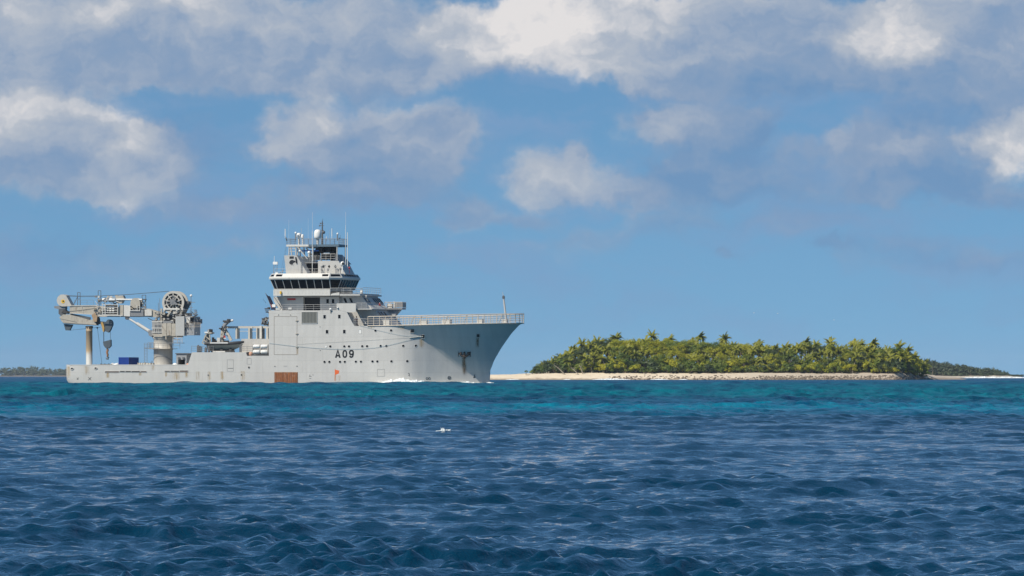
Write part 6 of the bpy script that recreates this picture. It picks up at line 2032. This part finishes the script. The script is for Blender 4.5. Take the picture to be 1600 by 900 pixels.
    # long wires
    m = MB()
    m.path([q(99, 461.6, bc), q(125, 462.6, bc), q(155, 462.4, bc), q(200, 460.2, bc), q(240, 457.0, bc), q(264, 455, bc)], .05, 5)
    m.path([q(100, 462.6, bc-.3), q(130, 463.8, bc-.3), q(160, 463.4, bc-.3)], .03, 5)
    m.tube(q(107, 516.2, bc), q(157, 511.2, bc), .03, .03, 5)
    m.tube(q(152.2, 512, bc), q(159.6, 571, bc), .03, .03, 5); m.box(q(150.8, 511, bc-.1), q(153.4, 513.4, bc+.1))
    m.path([q(104, 487, bc-.8), q(128, 484.6, bc-.8), q(150, 481.4, bc-.8)], .025, 4)
    m.path([q(94, 498, bc-.68), q(120, 503.4, bc-.68)], .022, 4)
    m.build('wire', 'cable', e)
    # hydraulic rams that lift the boom
    m = MB()
    for b in (bc-.9, bc+.9):
        m.tube(q(199, 496.4, b), q(220, 509.6, b), .19, .19, 10, 0); m.tube(q(214, 505.4, b), q(236, 519.4, b), .30, .33, 12, 1)
        m.disc(q(199, 496.6, b), (0, 1, 0), .38, .5, 12, 2); m.disc(q(235.6, 519.4, b), (0, 1, 0), .42, .6, 12, 2)
    m.build('lifting_ram', ['bright_steel', 'pale', 'dark_grey'], e)
    m = plate([(231.6, 516), (241, 517), (240, 523), (236.4, 526.6), (232.4, 524)], bc-1.3, bc+1.3); m.build('ram_lug', 'mid_grey', e)
paint('beige_pale', (0.50, 0.475, 0.42), 0.55, var=0.12, streak=0.10, dirt=(0.28, 0.19, 0.11), dirt_amt=0.4)
paint('pale_grey', (0.44, 0.44, 0.42), 0.5, var=0.08, streak=0.06)
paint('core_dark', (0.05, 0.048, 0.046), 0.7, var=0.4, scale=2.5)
paint('slate', (0.075, 0.095, 0.11), 0.5, var=0.2)
paint('rusty_beige', (0.36, 0.25, 0.15), 0.7, var=0.3, dirt=(0.10, 0.05, 0.03), dirt_amt=0.7)
paint('ochre', (0.45, 0.28, 0.08), 0.6, var=0.25, dirt=(0.2, 0.1, 0.04), dirt_amt=0.5)
paint('ochre_rust', (0.30, 0.15, 0.07), 0.7, var=0.35, dirt=(0.1, 0.05, 0.03), dirt_amt=0.6)
paint('bright_steel', (0.62, 0.62, 0.60), 0.35, var=0.06)
crane()

# ---------------------------------------------------------------- boom rest
def boom_rest():
    b = 2.0
    c = P(139.4, 560, b); top = P(139.4, 510.5, b)
    e = thing('boom_rest', (c.x, b, DECK), 'tall rusty tan post that carries the stowed crane jib at the stern', 'post')
    m = MB(); r = .60
    m.lathe((c.x, b, 0), [(0, DECK), (r*1.25, DECK), (r*1.25, DECK+.15), (r, DECK+.2), (r, top.z-.9), (r*1.03, top.z-.88), (r*1.03, top.z-.75), (r, top.z-.72), (r, top.z), (0, top.z)], 24)
    m.build('post', 'rest_column', e)
    m = MB(); m.lathe((c.x, b, top.z), [(r*1.1, 0), (r*1.12, .12), (r*.9, .14)], 20)
    for k in range(10):
        t = 2*math.pi*k/10; m.box((c.x+r*1.0*math.cos(t)-.09, b+r*math.sin(t)-.09, top.z-.28), (c.x+r*1.0*math.cos(t)+.09, b+r*math.sin(t)+.09, top.z+.1))
    m.build('cradle', 'core_dark', e)
boom_rest()

# ---------------------------------------------------------------- deck cargo
def container():
    b0, b1 = -4.4, 1.7
    p = P(185.2, 558.2, b0); w = P(201.0, 558.2, b0).x - p.x
    e = thing('shipping_container', (p.x, b0, DECK), 'bright blue shipping container lying across the working deck', 'container')
    z0, z1 = DECK+.15, p.z
    m = MB()
    m.box((p.x+.06, b0+.06, z0+.06), (p.x+w-.06, b1-.06, z1-.06)); m.build('body', 'blue_box', e)
    m = MB()
    for x in (p.x, p.x+w-.16):
        for b in (b0, b1-.16): m.box((x, b, z0), (x+.16, b+.16, z1))
    for zz in (z0, z1-.14):
        for x in (p.x, p.x+w-.14): m.box((x+.001, b0+.16, zz), (x+.139, b1-.16, zz+.14))
        for b in (b0, b1-.14): m.box((p.x+.16, b+.001, zz), (p.x+w-.16, b+.139, zz+.14))
    m.build('frame', 'blue_box', e)
    # corrugation of the end and the long side
    rib = MB(); rib.box((0, -.03, z0+.16), (.09, .04, z1-.16)); me = rib.mesh('rib', 'blue_box', BASE[e.name])
    for k in range(9):
        o = put('rib', me, e); o.location = (p.x+.22+k*(w-.5)/8, b0+.05, 0)
    rib = MB(); rib.box((-.04, 0, z0+.16), (.03, .12, z1-.16)); me = rib.mesh('rib', 'blue_box', BASE[e.name])
    for k in range(18):
        o = put('rib', me, e); o.location = (p.x+w-.05, b0+.3+k*(b1-b0-.6)/17, 0)
container()

def deck_gear():
    # dark work hut by the crane foot
    p = P(275.4, 553, -2); q = P(291.5, 571, -2)
    e = thing('deck_hut', (p.x, -2, DECK), 'dark grey shelter between the crane column and the raised side', 'shelter')
    z1 = p.z
    m = MB(); L = q.x-p.x
    m.box((p.x, -2, DECK), (p.x+.35, 3, z1)); m.box((q.x-.3, -2, DECK), (q.x, 3, z1)); m.box((p.x+.35, 2.6, DECK), (q.x-.3, 2.9, z1)); m.box((p.x+.35, -2, z1-1.05), (q.x-.3, 2.6, z1)); m.build('shell', 'shade_paint', e)
    m = MB(); m.box((p.x-.15, -2.2, z1+.002), (q.x+1.2, 3.2, z1+.15)); m.build('roof', 'dark_grey', e)
    for x in (p.x+.35, q.x-.75):
        m = MB(); m.box((x, -2.25, z1-.9), (x+.4, -2.02, z1-.6)); m.build('lamp', 'dark_grey', e)
    # white sacks
    rnd = random.Random(2)
    for k, (px, lab) in enumerate([(176.4, 'white bundle beside the blue container, nearer the stern'), (181.4, 'white bundle touching the blue container'), (273.5, 'white bundle at the foot of the dark shelter'), (294.5, 'reddish bundle by the raised side')]):
        c = P(px, 569.4, -5); e = thing('canvas_bundle', (c.x, -5, DECK), lab, 'bundle', 'bundles on the working deck')
        m = MB(); n = 14
        m.ball((c.x, -5, c.z-.25), .55, n, 0, (1, .9, .95)); 
        for i, v in enumerate(m.v):
            d = mnoise.noise(Vector(v)*2.2)*.16
            m.v[i] = (v[0]+d, v[1]+d, v[2]+d)
        m.tube((c.x, -5, DECK), (c.x, -5, c.z-.5), .5, .5, 10)
        m.build('cover', 'white' if k < 3 else 'orange_pale', e)
    # low winches and mooring gear seen over the bulwark
    for k, (x0, x1, y, mt, lab) in enumerate([(157, 175, 568.0, 'core_dark', 'dark coiled gear on deck aft of the white bundles'), (215, 226, 566.4, 'beige', 'small deck winch just forward of the blue container'), (226.6, 240, 566.6, 'beige', 'small deck winch at the crane foot'), (146, 156, 569, 'mid_grey', 'low grey gear by the boom rest')]):
        a, b = P(x0, y, -5.5), P(x1, y, -5.5)
        e = thing('deck_winch', (a.x, -5.5, DECK), lab, 'winch')
        m = MB()
        m.box((a.x, -6.0, DECK), (b.x, -4.6, DECK+.5)); m.build('bed', 'mid_grey', e)
        m = MB(); zc = a.z-.38
        m.tube((a.x+.1, -5.3, zc), (b.x-.1, -5.3, zc), .28, .28, 12)
        for t in (0.02, .35, .7, .98):
            x = a.x+(b.x-a.x)*t; m.disc((x, -5.3, zc), (1, 0, 0), .40, .07, 14); m.box((x-.05, -5.4, DECK+.5), (x+.05, -5.2, zc))
        m.build('drum', mt, e)
    m = MB()
    for px in (236.6, 238.6): m.tube(P(px-1.5, 569, -6), P(px, 563.6, -6), .05, .04, 5)
    m.build('deck_stanchion', 'mid_grey', ship)
paint('orange_pale', (0.55, 0.30, 0.20), 0.7, var=0.15)
deck_gear()

# ---------------------------------------------------------------- boat deck: boat, davit, rafts, frames
BD = PZ(550.5)
def rescue_boat():
    b = -6.4
    a, f = P(322, 542, b), P(381.5, 536, b)
    e = thing('rescue_boat', ((a.x+f.x)/2, b, BD), 'grey rigid inflatable boat with black tube stowed on the boat deck', 'boat')
    L = f.x-a.x; zt = P(350, 536.8, b).z; zk = P(350, 548.6, b).z
    # hull: stations from transom to stem
    m = MB(); n = 16; ns = 7; vs_ = []; fs = []
    for i in range(n+1):
        t = i/n
        hb = 1.15*(1-max(0, (t-.55)/.45)**2.2)
        keel = zk + (zt-.15-zk)*max(0, (t-.55)/.45)**2.0
        for j in range(ns):
            u = j/(ns-1)*2-1
            vs_.append((a.x+.35+(L-.55)*t, b+hb*u, keel + (zt-.1-keel)*abs(u)**1.25))
    for i in range(n):
        for j in range(ns-1):
            k = i*ns+j; fs.append((k, k+ns, k+ns+1, k+1))
    m.add(vs_, fs, 0, True)
    m.add([vs_[j] for j in range(ns)], [tuple(range(ns))], 0)
    m.add([vs_[i*ns] for i in range(n+1)] + [vs_[i*ns+ns-1] for i in range(n, -1, -1)], [tuple(range(2*n+2))], 0)
    m.build('boat_hull', 'boat_grey', e)
    # inflatable collar
    for sg in (-1, 1):
        m = MB(); q = []
        for i in range(15):
            t = i/14
            hb = 1.18*(1-max(0, (t-.55)/.45)**2.4)
            q.append((a.x+.1+(L-.25)*t, b+sg*hb, zt + .28*max(0, (t-.6)/.4)**1.5))
        m.path(q, [.30]*12+[.29, .26, .2], 10); m.build('tube', 'tube_rubber', e)
    m = MB(); m.box((a.x+1.2, b-1.52, zt+.02), (a.x+4.6, b-1.42, zt+.20)); m.build('white_stripe', 'white', e)
    m = MB(); m.box((a.x+1.1, b-1.49, zt-.16), (a.x+L*.62, b-1.40, zt-.02)); m.build('black_stripe', 'black', e)
    # engine, frame and console aft
    m = MB(); c = P(330, 528, b)
    for px0, y0, px1, y1 in ((316, 536, 321.5, 524), (321.5, 524, 327, 519), (327, 519, 329, 536), (318, 530, 326, 538), (322, 526, 329, 532), (316, 536, 326, 540)):
        for db in (-.7, .7): m.beam(P(px0, y0, b+db), P(px1, y1, b+db), .16, .18)
    m.box(P(320, 521.4, b-.9), P(330.5, 519, b-.9) + Vector((0, 1.8, 0))); m.build('engine_frame', 'beige', e)
    m = MB(); m.box(P(319.5, 520.4, b-.95), P(325, 518.4, b-.95) + Vector((0, 1.6, 0))); m.build('frame_lid', 'white', e)
    m = MB(); m.path([P(323, 535, b), P(324, 526, b), P(327, 517, b), P(329.4, 515.4, b)], [.55, .6, .42, .25], 10); m.build('engine', 'mid_grey', e)
    m = MB(); m.box(P(326.5, 522.4, b-.5), P(330, 514.4, b-.5) + Vector((0, 1, 0)))
    for px in (331, 333.4, 335.8): m.box(P(px, 536, b-.5), P(px+1.6, 527+(px-331), b-.5) + Vector((0, .9, 0)))
    m.build('seat', 'black', e)
    m = MB(); m.box(P(339, 536, b-.5), P(343.6, 527.6, b-.5) + Vector((0, 1, 0))); m.build('console', 'pale', e)
    # chocks
    m = MB()
    for px in (334, 348, 362):
        c = P(px, 549, b); m.box((c.x-.25, b-.9, BD), (c.x+.25, b+.9, zk+.35))
    m.box((a.x+1.6, b-.8, BD), (f.x-1.6, b-.55, BD+.3)); m.build('chock', 'core_dark', e)
paint('boat_grey', (0.20, 0.235, 0.225), 0.45, var=0.12)
rescue_boat()

def davit():
    b = -3.6
    base = P(350, 549, b)
    e = thing('boat_davit', (base.x, b, BD), 'slewing davit crane standing over the grey inflatable boat', 'davit')
    m = MB()
    m.path([P(349, 549, b)-Vector((0,0,.2)), P(347, 530, b), P(348, 516, b)], [.45, .4, .34], 10); m.build('pillar', 'beige', e)
    m = MB(); m.path([P(348, 517, b), P(350.4, 508.5, b), P(355, 503, b), P(361, 501, b)], [.38, .36, .40, .22], 9); m.build('arm', 'mid_grey', e)
    m = MB(); m.beam(P(351.4, 514, b), P(361.4, 532, b), .35, .5); m.beam(P(346.4, 532, b-.3), P(352, 513, b-.3), .14, .14); m.build('brace', 'beige_pale', e)
    m = MB()
    for x, y, w, h in ((350.5, 500.8, 7, 3.0), (354.6, 498.4, 3.6, 2.4), (348.2, 500.6, 2.4, 2.6), (342, 512.2, 3.4, 2.2), (345, 527, 6, 3), (350, 532, 6, 4)):
        p = P(x, y, b-.45); m.box(p, p + Vector((w/8.5, .9, -h/8.5)))
    rnd = random.Random(8)
    for k in range(26):
        p = P(rnd.uniform(344, 353), rnd.uniform(512, 536), b-rnd.uniform(.2, .5)); m.box(p, p + Vector((rnd.uniform(.1, .4), .2, rnd.uniform(.1, .4))))
    m.build('winch_gear', 'core_dark', e)
    m = MB(); m.ball(P(363, 500.8, b), .24, 8); m.build('sheave', 'white', e)
    m = MB(); p = P(349.4, 524.6, b-.52); m.box(p, p + Vector((.35, .06, -.42))); p = P(349.4, 527.6, b-.52); m.box(p, p + Vector((.45, .06, -.2)), 1); m.build('warning_plate', ['red', 'white'], e)
davit()

def rafts():
    b = -8.45
    k = 0
    m = MB()
    a, f = P(394, 555.6, b), P(419.4, 555.6, b)
    m.box((a.x, b-.35, a.z-.02), (f.x, b+.35, a.z+.12))
    for px in (395, 407.4, 419):
        p = P(px, 555.6, b); m.beam(p + Vector((0, .3, 0)), P(px, 538, b) + Vector((0, .3, 0)), .10, .10)
    for y in (553.2, 545.4): m.beam(P(395, y, b) + Vector((0, 0, 0)), P(419, y, b), .5, .10)
    m.build('raft_rack', 'dark_grey', ship)
    for (x0, x1, y0, y1, lab) in [(395.6, 406.4, 538.4, 544.4, 'white life raft canister, upper left of four'), (407.6, 418.4, 538.4, 544.4, 'white life raft canister, upper right of four'),
                                  (395.6, 406.4, 546.8, 552.6, 'white life raft canister, lower left of four'), (407.6, 418.4, 546.8, 552.6, 'white life raft canister, lower right of four')]:
        p, q = P(x0, (y0+y1)/2, b), P(x1, (y0+y1)/2, b)
        e = thing('life_raft_canister', ((p.x+q.x)/2, b, P(x0, y1, b).z), lab, 'life raft', 'life raft canisters on the side rack')
        L = q.x-p.x; r = .36
        m = MB(); m.path([(p.x, b, p.z), (p.x+.05, b, p.z), (p.x+.14, b, p.z), (q.x-.14, b, p.z), (q.x-.05, b, p.z), (q.x, b, p.z)], [.08, r*.8, r, r, r*.8, .08], 16); m.build('shell', 'white', e)
        m = MB()
        for t in (.28, .72): m.tube((p.x+L*t-.04, b, p.z), (p.x+L*t+.04, b, p.z), r*1.03, r*1.03, 16)
        m.tube((p.x+L*.5-.03, b, p.z), (p.x+L*.5+.03, b, p.z), r*1.05, r*1.05, 16); m.build('strap', 'pale', e)
    m = MB(); c = P(391.8, 553, b); m.ball(c, .42, 12, 0, (.9, .8, 1)); m.build('raft_drum', 'orange_pale', ship)
    m = MB(); c = P(386.4, 556, b); m.box(c, c + Vector((.5, .5, .7))); m.build('raft_bracket', 'black', ship)
rafts()

def boat_deck():
    # white block house behind the boat with the tall frame on top
    solid('boat_deck_house', [(377.5, 529.4), (420.5, 529.4), (420.5, 551), (374, 551)], -3.4, 8.6, 'grey')
    b = -2.6
    m = MB(); p, q = P(352, 511.4, b), P(420, 511.2, b); m.beam(p, q, .20, .40); m.build('frame_beam', 'beige_pale', ship)
    for x, w in ((369.6, .34), (389.4, .36), (401.4, .22), (408.4, .42), (417.6, .36)):
        m = MB(); m.beam(P(x, 529.5, b), P(x, 512.0, b), .30, w, 0, up=(1, 0, 0)); o = m.build('frame_post', 'beige_pale', ship)
        m = MB(); p0, p1 = P(x, 529.4, b), P(x, 513.0, b); off = Vector((w*.5+.20, .1, 0)); m.beam(p0+off, p1+off, .3, .34, 0, up=(1, 0, 0)); m.build('post_guide', 'slate', o)
    m = MB(); m.tube(P(372, 517.6, b), P(409, 517.6, b), .045, .045, 5)
    for x in (364, 394): m.beam(P(x, 509.6, b-.2), P(x, 513.4, b-.2), .08, .12)
    m.beam(P(407.6, 529, b-.3), P(407.6, 509, b-.3), .4, .4); m.build('frame_bar', 'pale', ship)
    m = MB()
    rnd = random.Random(31)
    c = P(413.6, 503, b)
    for k in range(34):
        p = P(rnd.uniform(408.5, 418.5), rnd.uniform(497.5, 509), b-rnd.uniform(-.3, .5)); m.box(p, p + Vector((rnd.uniform(.12, .5), .25, rnd.uniform(.1, .45))), rnd.randrange(3) if rnd.random() < .6 else 0)
    m.path([P(409, 507, b), P(411, 500.6, b), P(416, 497.2, b)], [.18, .2, .12], 7, 1); m.beam(P(418, 499, b), P(413.4, 508.6, b), .25, .25, 2)
    m.build('davit_head', ['core_dark', 'mid_grey', 'beige'], ship)
    railing([P(299, 550.5, -8.7), P(334, 550.5, -8.7)], 1.12, 3, 1.1, .03, 'mid_grey')
    railing([P(377, 550.5, -8.7), P(395, 550.5, -8.7)], 1.05, 3, 1.1, .03, 'mid_grey')
    m = MB()
    for px, h in ((309.5, 1.2), (313, 1.0), (321, .8), (326, .9), (375.4, 1.25)):
        c = P(px, 550.5, -7.8); m.box((c.x-.16, -7.9, BD), (c.x+.2, -7.5, BD+h)); m.ball((c.x, -7.7, BD+h), .17, 7)
    m.build('deck_bollard', 'dark_grey', ship)
    m = MB(); a = P(333, 548.4, -8.2); m.box((a.x, -8.4, BD), (a.x+2.3, -7.8, BD+.22)); m.build('boat_cradle', 'pale', ship)
    # gear on the after edge of the fore castle
    m = MB(); 
    for x, y, w, h in ((413.4, 481.6, 7, 1.6), (414, 484, 8, 1.2), (415, 486.4, 2, 2), (418.6, 487, 2, 2.4), (417.8, 480, 3.0, 2)):
        p = P(x, y, -7.5); m.box(p, p + Vector((w/8.5, .8, -h/8.5)))
    m.build('aft_bracket', 'core_dark', ship)
    m = MB(); p = P(425.0, 475.4, -7.6); m.box(p, p + Vector((.62, .6, -.52))); m.build('white_box', 'white', ship)
    m = MB(); p = P(423.4, 480.2, -7.6); m.box(p, p + Vector((.8, .6, -.45))); m.build('blue_bag', 'navy', ship)
boat_deck()

# ---------------------------------------------------------------- the ensign hanging in folds
def flag():
    b = -7.2
    foot = P(424.6, 482, b)
    e = thing('ensign_flag', foot, 'dark blue ensign with red and white hanging folded from its slanted staff', 'flag')
    m = MB(); top = P(415.2, 458.6, b); m.tube(foot, top, .05, .035, 6); m.ball(top, .09, 6); m.build('staff', 'mid_grey', e)
    m = MB(); nu, nv = 14, 26; vs_ = []; fs = []; mi = []
    d = top-foot
    for i in range(nv+1):
        t = i/nv
        for j in range(nu+1):
            u = j/nu
            base = foot + d*(.16+.80*t)
            w = (1.9-.5*t)*u
            fold = .16*math.sin(u*13+t*2.0)+.07*math.sin(u*29+t*5)
            vs_.append(base + Vector((.55*w+.2*fold, fold*1.2-.1, -.55*w*(1-.3*t)+.10*math.sin(u*9))))
    for i in range(nv):
        for j in range(nu):
            a = i*(nu+1)+j
            fs.append((a, a+1, a+nu+2, a+nu+1))
            t = i/nv; u = j/nu
            s = t*1.0+.35*u
            mi.append(1 if .18 < s < .34 or (.40 < s < .44) else 2 if .34 <= s <= .38 else 0)
    m.add(vs_, fs, 0, True)
    m.m = mi
    m.build('cloth', ['navy', 'red', 'white'], e, False)
    m = MB(); vs_ = []; fs = []
    p0 = P(410.4, 466.4, b)
    for i in range(9):
        for j in range(6):
            u, t = j/5, i/8
            vs_.append(p0 + Vector((.25*u+.62*t, .12*math.sin(u*8+t*6), -.35*u*(1-t*.2)-.82*t)))
    for i in range(8):
        for j in range(5):
            a = i*6+j; fs.append((a, a+1, a+7, a+6))
    m.add(vs_, fs, 0, True); m.m = [1 if k % 5 == 4 and k//5 > 4 else 0 for k in range(len(fs))]
    m.build('cloth_end', ['navy', 'white'], e, False)
flag()

# ---------------------------------------------------------------- a crew member leaning on the rail
def person():
    b = -8.0
    f = P(557.6, 508.6, b); f.z = z_deck(56)
    e = thing('person', f, 'person in dark clothes and cap leaning on the rail below the bridge front', 'person')
    o = Vector(f)
    J = {'pel': (0, 0, .95), 'chest': (.0, -.16, 1.32), 'neck': (0, -.24, 1.50), 'head0': (0, -.27, 1.58), 'head1': (0, -.30, 1.72),
         'hl': (-.10, .0, .90), 'kl': (-.12, -.06, .50), 'al': (-.12, .05, .08), 'tl': (-.13, -.12, .04),
         'hr': (.10, .0, .90), 'kr': (.12, -.04, .50), 'ar': (.12, .06, .08), 'tr': (.13, -.12, .04),
         'sl': (-.19, -.22, 1.42), 'el': (-.25, -.34, 1.18), 'wl': (-.13, -.56, 1.18), 'fl': (-.09, -.64, 1.17),
         'sr': (.19, -.22, 1.42), 'er': (.25, -.34, 1.18), 'wr': (.13, -.56, 1.18), 'fr': (.09, -.64, 1.17)}
    rad = {'pel': .16, 'chest': .17, 'neck': .06, 'head0': .085, 'head1': .085, 'hl': .105, 'hr': .105, 'kl': .075, 'kr': .075, 'al': .05, 'ar': .05, 'tl': .04, 'tr': .04,
           'sl': .075, 'sr': .075, 'el': .05, 'er': .05, 'wl': .036, 'wr': .036, 'fl': .035, 'fr': .035}
    E = [('pel','chest'),('chest','neck'),('neck','head0'),('head0','head1'),('pel','hl'),('hl','kl'),('kl','al'),('al','tl'),('pel','hr'),('hr','kr'),('kr','ar'),('ar','tr'),
         ('chest','sl'),('sl','el'),('el','wl'),('wl','fl'),('chest','sr'),('sr','er'),('er','wr'),('wr','fr')]
    ks = list(J)
    me = bpy.data.meshes.new('body')
    me.from_pydata([J[k] for k in ks], [(ks.index(a), ks.index(c)) for a, c in E], [])
    ob = put('body', me, e)
    md = ob.modifiers.new('skin', 'SKIN')
    for i, k in enumerate(ks):
        sv = me.skin_vertices[0].data[i]; sv.radius = (rad[k], rad[k]); sv.use_root = (k == 'pel')
    ob.modifiers.new('sub', 'SUBSURF').levels = 1
    ob.modifiers['sub'].render_levels = 1
    dg = bpy.context.evaluated_depsgraph_get()
    nm = bpy.data.meshes.new_from_object(ob.evaluated_get(dg))
    ob.modifiers.clear(); ob.data = nm; nm.name = 'body'
    nm.materials.clear(); nm.materials.append(MAT['navy']); nm.materials.append(MAT['skin'])
    for p in nm.polygons:
        c = p.center
        p.use_smooth = True
        p.material_index = 1 if (c.z > 1.52 or (c.y < -.42 and c.z < 1.3)) else 0
    m = MB(); m.ball(o + Vector((0, -.29, 1.74)), .115, 12, 0, (1, 1.05, .62)); m.box(o + Vector((-.08, -.46, 1.70)), o + Vector((.08, -.36, 1.72))); m.build('cap', 'black', e)
    m = MB()
    for sg in (-1, 1):
        for k in range(4):
            p = o + Vector((sg*.09+(k-1.5)*.022, -.66, 1.17)); m.path([p, p + Vector((0, -.05, -.005)), p + Vector((0, -.08, -.04))], [.012, .011, .008], 5)
        p = o + Vector((sg*.05, -.60, 1.18)); m.path([p, p + Vector((-sg*.03, -.04, -.02))], [.014, .01], 5)
    m.build('finger', 'skin', e)
person()

# ---------------------------------------------------------------- bow wave and wash
def ship_to_world(p): return SHIP_M @ Vector(p)
def bow_wave():
    pts = []; hs = []
    for k in range(25):
        px = 578 + (752-578)*k/24
        p, n = on_hull(px, 596, 0.55)
        w = ship_to_world((p.x, p.y, 0.0)); pts.append((w.x, w.y, 0.1))
        hs.append(float(np.interp(px, [578, 595, 612, 628, 640, 660, 690, 715, 735, 752], [.08, .45, .95, 1.35, 1.05, .65, .5, .6, .45, .3])))
    foam_ridge('bow_wave', pts, 0.9, hs, 44, 'white bow wave curling along the ship side')
    pts = []; hs = []
    for k in range(10):
        t = k/9
        w = ship_to_world((78.0+2.6*t, -1.6+1.5*t, 0)); pts.append((w.x, w.y, .1)); hs.append(.55*(1-.6*t))
    foam_ridge('stem_wave', pts, 0.8, hs, 45, 'small white wash at the stem of the ship')
    pts = []; hs = []
    for k in range(8):
        w = ship_to_world((-2.4+2.2*k/7, -8.5, 0)); pts.append((w.x, w.y, .1)); hs.append(.35*math.sin(math.pi*(k+.5)/8))
    foam_ridge('stern_wash', pts, 0.7, hs, 46, 'white fleck of wash under the stern')
bow_wave()

# ---------------------------------------------------------------- sea birds far off
for i, (px, py, Y, lab) in enumerate([(1215, 490, 1900, 'white sea bird above the right of the island'), (1178, 489, 1900, 'white sea bird above the island, left of the other'), (1303, 500, 1900, 'white sea bird over the right palms')]):
    p = wpt(px, py, Y)
    e = bpy.data.objects.new('sea_bird', None); COL.objects.link(e); e.location = p
    tag(e, lab, 'bird', 'sea birds over the island')
    m = MB(); m.path([(-.25, 0, -.02), (-.1, 0, 0), (.1, 0, .01), (.22, 0, .03), (.3, 0, .02)], [.02, .07, .08, .05, .01], 7); m.build('body', 'white', e)
    for s in (-1, 1):
        m = MB(); m.add([(.1, 0, .02), (-.08, 0, .02), (-.06, s*.3, .16), (.10, s*.32, .17), (-.10, s*.62, .10), (.0, s*.64, .10)], [(0,1,2,3), (3,2,4,5)], 0, True); m.build('wing', 'white', e, False)

# ---------------------------------------------------------------- sea haze
def haze():
    m = MB()
    m.box((-11500, -60, -4.0), (11500, 12600, 46.0))
    mt = bpy.data.materials.new('haze_air'); mt.use_nodes = True
    nt = NT(mt.node_tree); nt.n.clear()
    out = nt.node('ShaderNodeOutputMaterial')
    pv = nt.node('ShaderNodeVolumePrincipled')
    pv.inputs['Color'].default_value = (0.80, 0.89, 1.0, 1)
    pv.inputs['Density'].default_value = HAZE
    pv.inputs['Anisotropy'].default_value = 0.0
    nt.l.new(pv.outputs[0], out.inputs['Volume'])
    MAT['haze_air'] = mt
    o = m.build('haze', 'haze_air', None)
    tag(o, 'thin blue sea haze over the water', kind='stuff')
HAZE = 0.000022
haze()
